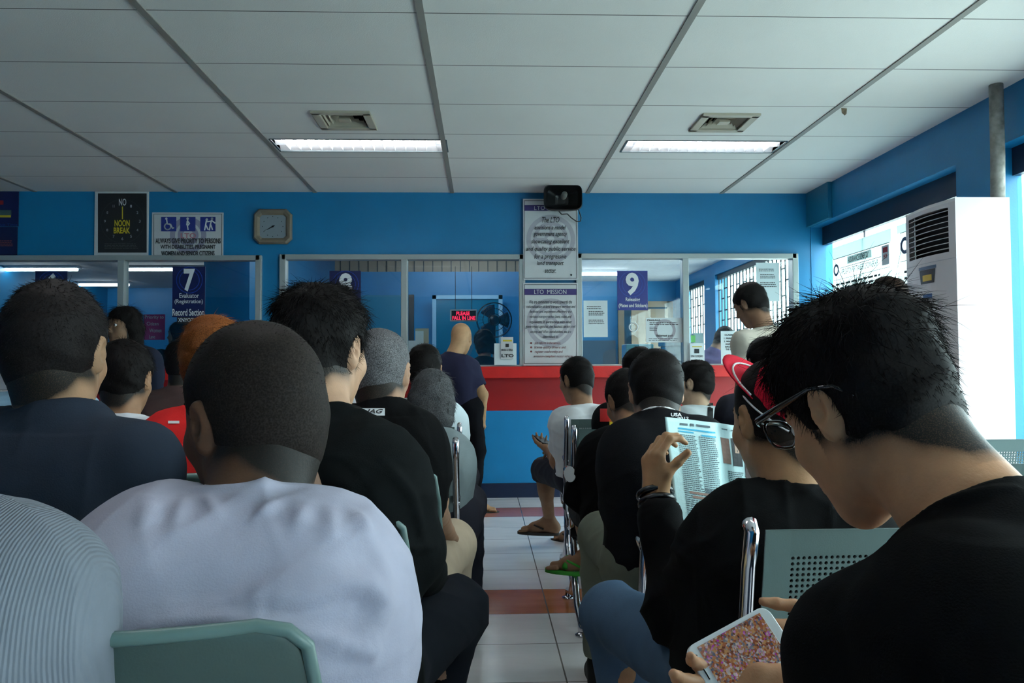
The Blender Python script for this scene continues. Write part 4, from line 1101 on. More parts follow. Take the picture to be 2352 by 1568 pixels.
creases('white_tee', [([(600, 1402), (690, 1385), (780, 1350), (840, 1345), (868, 1390), (850, 1450)], .014, .016), ([(620, 1425), (720, 1402), (800, 1375), (840, 1390)], -.008, .010),
    ([(340, 1440), (500, 1425), (640, 1440), (760, 1470), (830, 1478)], .008, .010), ([(560, 1380), (640, 1360), (740, 1310), (820, 1290)], .006, .014),
    ([(470, 1140), (500, 1185)], .004, .007), ([(420, 1150), (400, 1215)], .005, .010), ([(350, 1150), (330, 1215)], .005, .012), ([(640, 1150), (590, 1190)], .006, .008),
    ([(700, 1160), (680, 1215)], .005, .010), ([(760, 1170), (760, 1225)], .005, .010), ([(820, 1180), (845, 1230)], .008, .012), ([(300, 1470), (420, 1462), (560, 1458)], -.006, .010),
    ([(855, 1250), (880, 1330), (880, 1420)], .008, .016), ([(780, 1490), (850, 1500), (870, 1470)], .009, .010)])
creases('glasses', [([(2010, 1215), (2120, 1180), (2220, 1140), (2330, 1120)], .006, .006), ([(1790, 1400), (1900, 1360), (2050, 1370)], .006, .02), ([(1800, 1480), (1950, 1440), (2100, 1450)], .007, .02), ([(1900, 1290), (2000, 1270), (2150, 1260)], .005, .015)])
creases('reader', [([(1560, 1280), (1640, 1240), (1720, 1170)], .008, .012), ([(1600, 1330), (1700, 1290), (1790, 1200)], .007, .012), ([(1500, 1240), (1560, 1265), (1600, 1300)], .008, .010), ([(1520, 1310), (1580, 1330)], .008, .010), ([(1640, 1420), (1620, 1330)], .007, .014)])
creases('tall_hair', [([(880, 1060), (940, 1130), (975, 1230)], .007, .012), ([(720, 1050), (790, 1120), (830, 1250)], .006, .02), ([(900, 1240), (950, 1260), (1000, 1250)], .008, .010)])

# ================================================================== worn things and things held
def strokes(lines, wd, m, parent, Y, name='icon', lift=.002):
    mb = MB()
    for ln in lines:
        P = [at(x, y, Y - lift) for x, y in ln]
        for a, b in zip(P, P[1:]):
            d = (b - a).normalized(); n = Vector((-d.z, 0, d.x)) * wd / 2; e = d * wd * .3
            mb.add([a - n - e, a + n - e, b + n + e, b - n + e], [(0, 1, 2, 3)])
    return mb.build(name, m, parent)

# --- red cap of the newspaper reader
pr = PEOPLE['reader']; Hc_, s_ = pr['H'], 1.0
Mc = rotz(40) @ rotx(33)
M_cap = cloth('red_cap_cloth', (.60, .008, .03), bump=.2)
M_capw = mat('white_piping', (.75, .72, .72), .7)
S = SDF(); S.el(Hc_ + Mc @ V(0, -.010, .050), V(.088, .104, .086), Mc, .02)
S.rc(Hc_ + Mc @ V(0, -.012, .136), Hc_ + Mc @ V(0, -.012, .140), .006, .006, .01)
S.sub_rc(Hc_ + Mc @ V(0, -.01, -.20), Hc_ + Mc @ V(0, -.01, -.052), .11, .11, .004)
S.sub_el(Hc_ + Mc @ V(0, -.010, .030), V(.080, .097, .088), Mc, .004)
def capcut(D, ax):
    X = ax[0][:, None, None] - Hc_[0]; Y_ = ax[1][None, :, None] - Hc_[1]; Z = ax[2][None, None, :] - Hc_[2]
    z = X * Mc[0, 2] + Y_ * Mc[1, 2] + Z * Mc[2, 2]
    D[...] = np.maximum(D, (.022 - z))
S.fn(capcut)
cap = mesh_obj('cap', [S.mesh(.0035)], M_cap, pr['root'])
cap['label'] = 'red baseball cap with white piping'
def sheet(Pf, nu, nv_, th, nrm):
    return [[Pf(i / nu, j / nv_) for j in range(nv_ + 1)] for i in range(nu + 1)]
def brimP(u, v):
    a = R(-72 + 144 * u); rr_ = .098 + .072 * v * (math.cos(a * .85) ** .6)
    x = math.sin(a) * (.082 + .012 * v) ; y = math.cos(a) * .094 + .078 * v * max(math.cos(a * 1.1), 0) ** .7
    return Hc_ + Mc @ V(x, y - .01, .030 + .010 * (1 - (x / .09) ** 2) + .012 * v)
g = MB(); g.grid([[brimP(i / 18, j / 6) for j in range(7)] for i in range(19)], .003, tuple(-Mc[:, 2]))
br = g.build('brim', M_cap, cap, smooth=True)
mb = MB(); mb.tube([brimP(i / 24, .62) + Mc[:, 2] * .0015 for i in range(25)], .0022, 5); mb.build('brim_piping', M_capw, cap, smooth=True)
mb = MB(); mb.tube([Hc_ + Mc @ V(math.sin(a)*.0885, -.010 + math.cos(a)*.1045, .024) for a in np.linspace(0, 6.283, 40)], .002, 5); mb.build('rim_piping', M_capw, cap, smooth=True)
# flag patch on the left side of the cap
def capP(u, v, d):
    th = R(62 + u * 24); ph = R(28 + v * 26)
    n = V(-math.sin(th) * math.cos(ph), math.cos(th) * math.cos(ph), math.sin(ph))
    return Hc_ + Mc @ (V(0, -.010, .050) + n * V(.088, .104, .086) * (1 + d))
def cpatch(rects, m, name, d):
    mb = MB()
    for a, b, c, e in rects: mb.grid([[capP(a + (b-a)*i/5, c + (e-c)*j/5, d) for j in range(6)] for i in range(6)])
    return mb.build(name, m, cap)
cpatch([(0, 1, 0, 1)], M_capw, 'flag_patch', .012); cpatch([(.05, .28, .07, .93), (.72, .95, .07, .93)], M_cap, 'flag_bars', .02)
cpatch([(.42, .58, .3, .7), (.34, .66, .45, .58)], M_cap, 'flag_leaf', .02)

# --- watch
J = pr['J']; wl = J['w', 0] - nv(J['w', 0] - J['e', 0]) * .004; wa = nv(J['w', 0] - J['e', 0])
e1 = nv(np.cross(wa, V(0, 1, 0))); e2 = np.cross(wa, e1)
mb = MB()
for o_ in (-.010, .010):
    mb.tube([wl + wa*o_ + e1*math.cos(a)*.0345 + e2*math.sin(a)*.0325 for a in np.linspace(0, 6.283, 25)[:-1]], .0085, 8, closed=True)
wt = mb.build('wristwatch', mat('black_rubber', (.006, .006, .007), .25), pr['root'], smooth=True)
MB().tube([wl + e1*.034 - wa*.014, wl + e1*.034 + wa*.014], .006, 8).build('buckle', M_chrome, wt, smooth=True)

# --- newspaper
c00, c10, c01, c11 = A3(1527, 957, 1.84), A3(1800, 990, 1.98), A3(1558, 1222, 1.74), A3(1830, 1255, 1.88)
def newsP(u, v, d=0):
    p = (c00*(1-u) + c10*u)*(1-v) + (c01*(1-u) + c11*u)*v
    fold = .022*math.exp(-((u-.44)/.05)**2) + .008*math.sin(u*9+v*3) + .006*math.sin(v*11 + u*4)
    return Vector(tuple(p + V(-.15, -1, 0) * (-fold + d)))
news = MB().grid([[newsP(i/40, j/24) for j in range(25)] for i in range(41)], .0008, (0, 1, 0)).build('newspaper', mat('newsprint', (.50, .70, .72), .85, var=.05, bump=.2, bscale=30), None, smooth=True)
tag(news, 'open newspaper held up by the man in the red cap', 'newspaper')
def npatch(rects, m, name, lift=.0015):
    mb = MB()
    for a, b, c, d in rects:
        n = max(1, int((b-a)/.03)); n2 = max(1, int(abs(d-c)/.04))
        mb.grid([[newsP(a+(b-a)*i/n, c+(d-c)*j/n2, lift) for j in range(n2+1)] for i in range(n+1)])
    return mb.build(name, m, news)
M_ink = mat('newspaper_ink', (.09, .13, .15), .8)
rows = []
for col in ((.09, .24, .14, .60), (.255, .40, .14, .78), (.09, .40, .60, .93), (.47, .60, .42, .80), (.615, .74, .45, .78), (.78, .97, .08, .9)):
    for a, b, c, d in greek(col[0], col[1], col[2], col[3], int((col[3]-col[2])/.017), .5, int(col[0]*100)): rows.append((a, b, c, d))
npatch(rows, M_ink, 'newspaper_print')
npatch([(.10, .40, .085, .10), (.10, .22, .112, .125), (.28, .40, .125, .138)], mat('cyan_ink', (.04, .35, .55), .8), 'headline', .0017)
npatch([(.44, .50, .13, .36), (.13, .36, .64, .66), (.15, .34, .675, .695)], mat('photo_skin_ink', (.28, .18, .15), .8), 'portrait_print', .0018)
npatch([(.52, .60, .12, .37)], mat('photo_dark_ink', (.03, .035, .04), .8), 'film_print', .0018)
npatch([(.62, .70, .24, .55), (.30, .36, .86, .96)], mat('photo_brown_ink', (.07, .045, .045), .8), 'photo_print', .0018)
npatch([(.54, .575, .15, .25), (.645, .675, .27, .34)], mat('photo_face_ink', (.38, .26, .2), .8), 'face_print', .0021)
npatch([(.46, .50, .045, .055), (.53, .6, .045, .055), (.12, .18, .04, .06), (.20, .23, .035, .06), (.25, .36, .035, .055)], M_ink, 'masthead', .0021)

# --- glasses on the man at the right
pg = PEOPLE['glasses']; Hg, Mg, sg = pg['H'], pg['M'], pg['s']
W = lambda x, y, z: Hg + Mg @ (V(x, y, z) * sg)
mb = MB(); M_acet = mat('black_acetate', (.006, .005, .006), .12, coat=.5)
for q in (-1, 1):
    cx = q * .034; pts = []; GZ = .010
    for a in np.linspace(0, 2*math.pi, 33)[:-1]:
        e = 2.6; c_, s__ = math.cos(a), math.sin(a)
        pts.append(W(cx + .027*abs(c_)**(2/e)*(1 if c_ > 0 else -1), .112 - .010*abs(c_*q > 0)*0 - .006*(cx + .027*c_)**2/.0036, .022 + .019*abs(s__)**(2/e)*(1 if s__ > 0 else -1)))
    mb.tube(pts, .0022, 6, closed=True)
    hx = q * .066
    mb.tube([W(hx, .104, .036), W(q*.078, .095, .036), W(q*.0835, .05, .033), W(q*.0845, -.005, .030), W(q*.081, -.035, .018), W(q*.077, -.052, -.004)], [.0048, .0048, .0042, .0034, .003, .0026], 8)
    mb.tube([W(q*.012, .114, .038), W(q*.040, .113, .041), W(q*.066, .104, .038)], .0038, 8)
mb.tube([W(-.010, .114, .026), W(0, .118, .029), W(.010, .114, .026)], .0024, 6)
gl = mb.build('glasses', M_acet, pg['root'], smooth=True)
for q in (-1, 1):
    ring = [W(q*.034 + .0255*math.cos(a), .1105 - .006*((q*.034+.0255*math.cos(a))**2)/.0036, .022 + .018*math.sin(a)) for a in np.linspace(0, 2*math.pi, 25)[:-1]]
    MB().add(ring, [tuple(range(24))]).build('lens', M_lens, gl)

# --- phone held by the man at the right
pc, a_, b_, n_ = PH_c, PH_a, PH_b, PH_n
def rbox(c, ax, bx, nx, L, Wd, T, r, m, name, parent, n=6):
    ring = []
    for (sx, sy, a0) in ((1, 1, 0), (-1, 1, 90), (-1, -1, 180), (1, -1, 270)):
        for k in range(n + 1):
            a = R(a0 + 90 * k / n); ring.append((sx*(L/2 - r) + r*math.cos(a), sy*(Wd/2 - r) + r*math.sin(a)))
    N_ = len(ring); vs = [c + ax*x + bx*y - nx*T/2 for x, y in ring] + [c + ax*x + bx*y + nx*T/2 for x, y in ring]
    return MB().add(vs, [tuple(range(N_)), tuple(range(2*N_-1, N_-1, -1))] + [(k, (k+1) % N_, N_+(k+1) % N_, N_+k) for k in range(N_)]).build(name, m, parent, bevel=.0015)
ph = rbox(pc, a_, b_, n_, .137, .071, .009, .014, mat('phone_white', (.72, .76, .78), .2), 'smartphone', None)
tag(ph, 'white smartphone with a lit colourful screen in the hands of the man with glasses', 'phone')
def screen_mat(name, base, st):
    m = bpy.data.materials.new(name); m.use_nodes = True; N, L = nodes(m); b = N['Principled BSDF']
    tc = N.new('ShaderNodeTexCoord'); v = N.new('ShaderNodeTexVoronoi'); v.inputs['Scale'].default_value = 380; L.new(tc.outputs['Object'], v.inputs['Vector'])
    r = N.new('ShaderNodeValToRGB'); L.new(v.outputs['Color'], r.inputs['Fac'])
    for p, c in ((.0, (.02, .03, .03)), (.3, (.30, .10, .05)), (.5, (.45, .28, .12)), (.62, (.06, .10, .18)), (.75, (.5, .5, .45)), (.9, (.35, .03, .4))):
        e = r.color_ramp.elements.new(p); e.color = c + (1,)
    L.new(r.outputs['Color'], b.inputs['Emission Color']); b.inputs['Emission Strength'].default_value = st; b.inputs['Base Color'].default_value = (.01, .01, .01, 1); b.inputs['Roughness'].default_value = .1
    return m
o = rbox(pc + n_*.0048, a_, b_, n_, .106, .060, .0008, .001, screen_mat('phone_screen', None, .45), 'screen', ph)
for q in (-1, 1): pass
MB().tube([pc + n_*.0048 - a_*.0605 - b_*.008, pc + n_*.0048 - a_*.0605 + b_*.008], .0013, 6).build('earpiece', M_dark, ph)
for k in (0.017, .022): MB().lathe([(.0018, 0), (.0018, .001)], pc + n_*.0050 - a_*.0605 - b_*k, 10).build('sensor', M_dark, ph)

# --- phone of the man in the front row
pf = PEOPLE['phone_reader']; w_ = pf['J']['w', 0]
hd_ = pf['J']['hd', 0]; hn_ = pf['J']['hn', 0]; hn_ = nv(hn_ - hd_ * (hn_ @ hd_)); q0 = w_ + hd_ * .105 - hn_ * .024
rbox(q0, hd_, np.cross(hd_, hn_), -hn_, .135, .07, .010, .01, M_dark, 'smartphone', None)
tag(bpy.data.objects['smartphone.001'], 'dark smartphone held by the man in the white t-shirt in the front row', 'phone')

# --- white label JAG on the black t-shirt, white lettering on the crew neck shirt, sleeve badge, shoulder strap
def shrink(key, rect_px, lines, m, name, dy=.004, lift_from='top', items=None, tm=None, ins=True):
    """lay a printed label on the garment by casting onto its mesh from behind the wearer"""
    top = PEOPLE[key]['top']; me = top.data
    from mathutils.bvhtree import BVHTree
    dg = Vector(top.matrix_world.translation) if False else None
    off = Vector(top.location); q = top.parent
    while q is not None: off += Vector(q.location); q = q.parent
    bv = BVHTree.FromPolygons([v.co + off for v in me.vertices], [tuple(p.vertices) for p in me.polygons])
    def P(u, v, d):
        p = at(u, v, PEOPLE[key]['NB'][1]); dirv = (p - CAM).normalized(); hit = bv.ray_cast(CAM, dirv)
        if hit[0] is None: return p
        return hit[0] - dirv * (dy + d)
    mb = MB(); x0, x1, y0, y1 = rect_px
    g = None
    if m is not None:
        mb.grid([[P(x0 + (x1-x0)*i/12, y0 + (y1-y0)*j/6, 0) for j in range(7)] for i in range(13)]); g = mb.build(name, m, top, smooth=True)
    if items: lettering([(s_, a, b, d, c, o_) for s_, a, b, c, d, o_ in items], tm, g or top, P, name='lettering', lift=.002)
    return g
shrink('jag', (829, 884, 937, 954), None, M_textw, 'back_label', items=[('JAG', 838, 880, 939, 952, dict(bold=.03, shear=.35))], tm=M_text)
shrink('crewneck', None or (0, 1, 0, 1), None, None, 'print', items=[('USA', 1541, 1566, 948, 956, dict(bold=.03)), ('2012', 1556, 1582, 957, 963, dict(bold=.02))], tm=M_textw)
pc_ = PEOPLE['crewneck']; udc = nv((pc_['H'] - V(0, .02, .04)) - pc_['NB']); e1 = nv(np.cross(udc, V(0, 1, 0))); e2 = np.cross(udc, e1)
MB().tube([pc_['NB'] + udc*.014 + e1*math.cos(a)*.069 + e2*math.sin(a)*.069 for a in np.linspace(0, 6.283, 33)[:-1]], .0045, 8, closed=True).build('neck_trim', M_capw, pc_['top'], smooth=True)
pj = PEOPLE['leaning']; bc = A3(1318, 1090, pj['J']['e', 0][1] - .075)
bj = MB().lathe([(.030, 0), (.030, .003)], tuple(bc + V(-.012, .02, 0)), 24, M=Matrix.Rotation(R(90), 3, 'X') @ Matrix.Rotation(R(-50), 3, 'Y'), axis='Z').build('sleeve_badge', M_textw, pj['top'])
ps = PEOPLE['strap']; nb = ps['NB']; r_, f_ = ps['r'], ps['f']
# colour panels on the racing jacket
pk = PEOPLE['jacket']
shrink('jacket', (1378, 1408, 938, 968), None, mat('red_panel', (.5, .01, .01), .7), 'red_panel')
shrink('jacket', (1400, 1436, 952, 992), None, mat('yellow_panel', (.65, .45, .01), .7), 'yellow_panel')
shrink('strap', (1625, 1638, 925, 962), None, M_dark, 'shoulder_strap')
shrink('orange_hair', (386, 412, 966, 972), None, M_capw, 'shoulder_stripe')

# ================================================================== seats
M_shell = mat('grey_green_plastic', (.045, .075, .068), .45, bump=.05, bscale=300)
M_perf = mat('grey_green_steel', (.12, .175, .17), .38, .2, bump=.06, bscale=400)
def perforated(x0, x1, z0, z1, P, hx0, hx1, hz0, hz1, pitch=.0125, r=.0043):
    """sheet with real round holes; P(x,z,side) gives the front and back surface"""
    mb = MB(); V_, F_ = [], []
    nx_, nz_ = int((hx1 - hx0) / pitch), int((hz1 - hz0) / pitch); hx1 = hx0 + nx_*pitch; hz1 = hz0 + nz_*pitch
    def quad(a, b, c, d, sd): mb.add([P(a, c, sd), P(b, c, sd), P(b, d, sd), P(a, d, sd)], [(0, 1, 2, 3)])
    for sd in (0, 1):
        xs = [x0, hx0, hx1, x1]
        for i in range(3):
            n = 6
            for j in range(n): quad(xs[i], xs[i+1], z0 + (hz0-z0)*j/n, z0 + (hz0-z0)*(j+1)/n, sd); quad(xs[i], xs[i+1], hz1 + (z1-hz1)*j/n, hz1 + (z1-hz1)*(j+1)/n, sd)
            if i != 1:
                for j in range(n): quad(xs[i], xs[i+1], hz0 + (hz1-hz0)*j/n, hz0 + (hz1-hz0)*(j+1)/n, sd)
    for i in range(nx_):
        for j in range(nz_):
            cx, cz = hx0 + (i+.5)*pitch, hz0 + (j+.5)*pitch; h = pitch/2; vs = []
            for sd in (0, 1):
                for k in range(8):
                    a = math.pi*k/4; vs.append(P(cx + r*math.cos(a), cz + r*math.sin(a), sd))
                for k in range(8):
                    a = math.pi*k/4; m_ = max(abs(math.cos(a)), abs(math.sin(a))); vs.append(P(cx + h*math.cos(a)/m_, cz + h*math.sin(a)/m_, sd))
            fs = []
            for k in range(8):
                l = (k+1) % 8
                fs += [(k, l, 8+l, 8+k), (16+k, 24+k, 24+l, 16+l), (k, 16+k, 16+l, l)]
            mb.add(vs, fs)
    e = MB()
    for a, b, c, d in ((x0, x0, z0, z1), (x1, x1, z0, z1)): mb.add([P(a, c, 0), P(a, d, 0), P(a, d, 1), P(a, c, 1)], [(0, 1, 2, 3)])
    for z in (z0, z1): mb.add([P(x0, z, 0), P(x1, z, 0), P(x1, z, 1), P(x0, z, 1)], [(0, 1, 2, 3)])
    return mb
PW = .52
def backP(x, z, sd):
    t = (z - .44) / .42
    return (x, .085 - .085*t + .012*math.cos(x/PW*math.pi) - .012 + (.0 if sd else .004), z)
def seatP(x, y, sd):
    t = y / .44
    return (x, .09 + y, .435 - .03*math.sin(math.pi*min(t*1.05, 1)) + (.02*t if t > .8 else .012*t) + (0 if sd else .004))
_bk = perforated(-PW/2+.012, PW/2-.012, .46, .86, backP, -.205, .205, .56, .825, .0095, .0031).build('backrest', M_perf)
_bl = MB().tube([(-PW/2+.012, -.001, .862), (0, .012, .864), (PW/2-.012, -.001, .862)], .007, 6)
_st = perforated(-PW/2+.012, PW/2-.012, 0, .44, seatP, -.185, .185, .06, .36).build('seat', M_perf)
ME_back, ME_seat = _bk.data, _st.data
bpy.data.objects.remove(_bk); bpy.data.objects.remove(_st)
def meshes_for_bench():
    d = {}
    def keep(name, mb, m, smooth=True):
        o = mb.build(name, m, None, smooth=smooth); me = o.data; bpy.data.objects.remove(o); d[name] = me
    keep('edge_tube', MB().tube([(0, .012, .862), (0, 0, .868), (0, -.008, .858), (0, .01, .80), (0, .045, .62), (0, .08, .48), (0, .12, .43), (0, .20, .40)], .0125, 10), M_chrome)
    keep('armrest', MB().tube([(0, .035, .635), (0, .10, .655), (0, .24, .66), (0, .315, .65), (0, .345, .62), (0, .33, .55), (0, .27, .46), (0, .22, .40)], [.013, .015, .018, .019, .017, .014, .013, .013], 12), M_chrome)
    keep('leg', MB().tube([(0, .22, .40), (0, .22, .24), (0, .20, .16), (0, .10, .075), (0, -.03, .045), (0, -.05, .012)], .016, 10).lathe([(.030, 0), (.030, .006), (.012, .016)], (0, -.05, 0), 20)
         .tube([(0, .22, .24), (0, .24, .16), (0, .34, .075), (0, .48, .045), (0, .50, .012)], .016, 10).lathe([(.030, 0), (.030, .006), (.012, .016)], (0, .50, 0), 20), M_chrome)
    return d
BM = meshes_for_bench()
def child(name, me, loc, parent):
    o = bpy.data.objects.new(name, me); COL.objects.link(o); o.parent = parent; o.location = loc; return o
def bench(x0, Yb, n, label):
    t = empty('waiting_bench', (x0, Yb, 0), label, 'bench', 'perforated steel waiting benches')
    Wd = PW + .02
    for i in range(n):
        child('backrest', ME_back, (Wd*(i+.5), 0, 0), t); child('seat', ME_seat, (Wd*(i+.5), 0, 0), t)
    for i in range(n + 1):
        child('edge_tube', BM['edge_tube'], (Wd*i, 0, 0), t); child('armrest', BM['armrest'], (Wd*i, 0, 0), t)
    for xx in (0.02, Wd*n - .02): child('leg', BM['leg'], (xx, 0, 0), t)
    MB().box((x0, Yb+.19, .36), (x0+Wd*n, Yb+.25, .41)).build('beam', mat('black_steel', (.01, .01, .011), .35, .5), t, bevel=.005)
    return t
bench(.43, 1.28, 3, 'steel waiting bench beneath the man reading the newspaper')
bench(.43, 2.10, 2, 'steel waiting bench beneath the man with the white neckline')
bench(.43, 2.80, 3, 'steel waiting bench beneath the man with the sleeve badge')
bench(.39, 3.42, 3, 'steel waiting bench beneath the black, red and yellow jacket')
bench(.43, 4.12, 3, 'front steel waiting bench beneath the man with flip-flops')
bench(.34, .37, 2, 'steel waiting bench beneath the man with glasses')
bench(-2.26, 2.86, 4, 'steel waiting bench beneath the grey haired woman')
bench(-1.73, 3.64, 3, 'front left steel waiting bench below the number eight window')

def plastic_chair(xc, Yb, label):
    t = empty('plastic_chair', (xc, Yb, 0), label, 'chair', 'grey-green plastic shell chairs')
    prof = [(-.010, .868, .34), (-.006, .862, .40), (.0, .845, .436), (.012, .78, .455), (.03, .70, .462), (.05, .62, .460), (.072, .55, .44), (.10, .49, .42), (.15, .45, .415), (.23, .432, .42), (.33, .430, .44), (.41, .442, .44), (.455, .437, .42), (.47, .425, .38)]
    P0 = []
    for (y, z, wd) in prof:
        row = []
        for j in range(13):
            u = -1 + 2*j/12; cv = u*u
            row.append((xc + u*wd/2, Yb + y + .035*cv*(1 if z > .5 else .3), z + (0 if z > .5 else .02*cv)))
        P0.append(row)
    m = MB().grid(P0, .009, (0, .4, -.3)).build('shell', M_shell, t, smooth=True, sub=1)
    rim = [P0[i][0] for i in range(13, -1, -1)] + [P0[0][j] for j in range(1, 12)] + [P0[i][12] for i in range(14)]
    MB().tube([Vector(p) + Vector((0, .003, 0)) for p in rim], .0075, 8).build('rim', mat('rim_plastic', (.10, .165, .155), .4), t, smooth=True)
    for sx in (-1, 1):
        for y0, y1 in ((.12, .03), (.38, .46)):
            MB().tube([(xc + sx*.15, Yb + y0, .43), (xc + sx*.19, Yb + y1, 0.0)], .011, 8).build('leg', mat('black_steel', (.01,.01,.011)), t, smooth=True)
    return t
for xc, Yb, lb in ((-.395, .775, 'plastic shell chair under the man in the wrinkled white t-shirt'), (-.36, 1.36, 'plastic shell chair beside the aisle under the man in black jeans'),
                   (-.345, 2.02, 'plastic shell chair beside the aisle under the grey haired man'), (-.90, 1.32, 'plastic shell chair under the man in the faded navy t-shirt'),
                   (-.78, 1.94, 'plastic shell chair under the person in the red shirt'), (-1.21, 2.32, 'plastic shell chair under the person in white behind the navy t-shirt'), (-.66, .44, 'plastic shell chair under the person in the ribbed sweater')):
    plastic_chair(xc, Yb, lb)

# ================================================================== signs, fittings and things on the counter
YW = FY - .002
M_navyp = mat('navy_sign', (.006, .010, .075), .35)
M_navy9 = mat('blue_sign', (.008, .018, .20), .3)
M_sign = mat('sign_white', (.52, .53, .54), .45)
M_greyseal = mat('grey_seal_print', (.37, .36, .40), .7)
M_purp = mat('purple_print', (.035, .02, .13), .5)
M_yel = mat('yellow_print', (.55, .42, .02), .6)
M_maroon = mat('maroon_print', (.16, .03, .03), .7)
PXP = lambda Y: (lambda u, v, d: at(u, v, Y - d))
def prect(rects, m, parent, Y, name='print', lift=.002): return patch([(a, b, c, d) for a, b, c, d in rects], m, parent, PXP(Y), name, lift)
def pring(cx, cy, r0, r1, m, parent, Y, name='emblem', lift=.0018, n=40): return ringmesh(cx, cy, r0, r1, m, parent, PXP(Y), name, lift, n)

# NO NOON BREAK
b = board('poster', 219, 440, 341, 594, YW, M_sign, 'black NO NOON BREAK poster with a clock drawing high on the wall', 'poster'); Y = YW - .008
prect([(225, 337, 444, 580)], M_text, b, Y, 'panel')
pring(281, 508, 49, 51, mat('dim_ring', (.02,.02,.022), .6), b, Y, lift=.004)
ptext([('NO', 273, 290, 456, 472, dict(bold=.01))], M_textw, b, Y - .003)
ptext([('NOON', 263, 298, 505, 520, dict(bold=.03)), ('BREAK', 261, 299, 522, 536, dict(bold=.03))], M_yel, b, Y - .003)
prect([(280, 282.5, 474, 503)], M_yel, b, Y, 'hand', .004)
num = []
for k in range(1, 12):
    a = math.pi/2 - k*math.pi/6; x, y = 281 + 40*math.cos(a), 508 - 40*math.sin(a)
    if k in (12,): continue
    num.append((str(k), x-2, x+2, y-3, y+3, {}))
num = [n for n in num if n[0] not in ()]
ptext(num, M_greyseal, b, Y - .003)
prect([(a, b_2, c, d) for a, b_2, c, d in greek(240, 320, 558, 572, 4, .3, 3)], mat('dim_print', (.08,.08,.08), .6), b, Y, 'fine_print', .004)

# priority sign
b = board('priority_sign', 350, 488, 513, 594, YW, M_sign, 'white sign asking to give priority to persons with disabilities, pregnant women and seniors', 'sign'); Y = YW - .008
prect([(353, 510, 491, 492), (353, 510, 589.5, 590.5), (353, 354, 491, 590), (509, 510, 491, 590)], M_text, b, Y, 'border')
pring(432, 540, 30, 42, mat('pale_seal', (.28, .27, .36), .7), b, Y)
pring(432, 540, 12, 24, MATS['pale_seal'], b, Y)
prect([(370, 405, 498, 531), (414, 449, 498, 531), (460, 495, 498, 531)], mat('icon_blue', (.015, .03, .22), .5), b, Y, 'icon_square', .004)
Yi = Y - .005
circ = lambda cx, cy, r, a0=0, a1=360: [(cx + r*math.cos(R(a)), cy + r*math.sin(R(a))) for a in np.linspace(a0, a1, 18)]
strokes([circ(385, 520, 7, -60, 250), [(383, 505), (384, 514), (392, 515), (396, 524), (399, 523)], circ(382, 502, 1.2),
         circ(431, 502, 1.4), [(431, 506), (430, 516), (432, 527)], [(431, 507), (435, 513), (432, 517)], [(430, 508), (429, 516)],
         circ(475, 504, 1.4), circ(487, 502, 1.4), [(474, 507), (472, 518), (470, 528)], [(473, 517), (478, 527)], [(486, 506), (483, 516), (481, 528)], [(484, 516), (488, 527)], [(476, 509), (484, 508)], [(487, 507), (494, 512)]],
        .011, M_textw, b, Yi)
ptext([('LTO', 415, 450, 535, 547, dict(bold=.02))], mat('seal_red', (.40, .16, .20), .7), b, Y - .003)
ptext([('ALWAYS GIVE PRIORITY TO PERSONS', 357, 507, 547, 559, dict(bold=.03)), ('WITH DISABILITIES, PREGNANT', 368, 495, 562, 573, dict(bold=.03)), ('WOMEN AND SENIOR CITIZENS', 370, 493, 576, 587, dict(bold=.03))], M_text, b, Y - .005)

# the two banners at the far left
b = board('banner', -60, 440, 43, 520, YW, M_navyp, 'upper dark blue banner at the far left of the wall', 'banner'); Y = YW - .008
prect([(-20, 8, 460, 470)], mat('red_print', (.25, .01, .015), .6), b, Y); prect([(-10, 26, 482, 494)], mat('green_print', (.05, .10, .10), .6), b, Y, 'print', .003); prect([(-12, 25, 494, 499)], M_yel, b, Y, 'print', .003)
ptext([('ative Time', -10, 40, 513, 519, {})], mat('blue_print', (.01, .06, .25), .6), b, Y - .002)
b = board('banner', -60, 521, 40, 594, YW, mat('navy_sign2', (.004, .008, .055), .4), 'lower dark blue banner at the far left of the wall', 'banner')
prect([(a_1, b_1, c_1, d_1) for a_1, b_1, c_1, d_1 in greek(-20, 31, 551, 566, 4, .6, 4)], mat('red_grey_print', (.20, .06, .07), .6), b, Y, 'print')

# wall clock
cx, cy, YC = 625, 519, FY - .05
c0 = at(cx, cy, YC); pxm = YC / FPX
ck = empty('wall_clock', (c0.x, FY, c0.z), 'square wall clock with clipped corners and a tan frame', 'clock')
def octa(w, h, c, y): return [(c0.x + sx*px_, y, c0.z + sz*pz) for sx, sz, px_, pz in ((-1,1,w-c,h),(1,1,w-c,h),(1,1,w,h-c),(1,-1,w,h-c),(1,-1,w-c,h),(-1,-1,w-c,h),(-1,-1,w,h-c),(-1,1,w,h-c))]
W_, H_ = 43*pxm, 40*pxm; mb = MB()
rings = [octa(W_, H_, .045, FY), octa(W_, H_, .045, FY-.035), octa(W_-.012, H_-.012, .042, FY-.05), octa(W_-.035, H_-.035, .034, FY-.045), octa(W_-.052, H_-.052, .02, FY-.028)]
mb.add([p for r0 in rings for p in r0], [(k*8+i, k*8+(i+1) % 8, (k+1)*8+(i+1) % 8, (k+1)*8+i) for k in range(4) for i in range(8)] + [tuple(range(8))])
mb.build('case', mat('tan_clock_frame', (.20, .165, .12), .45, .2, var=.1), ck)
MB().add(octa(W_-.05, H_-.05, .02, FY-.026), [tuple(range(8))]).build('dial', mat('clock_dial', (.22, .26, .29), .4), ck)
hd = MB(); Yh = FY-.031
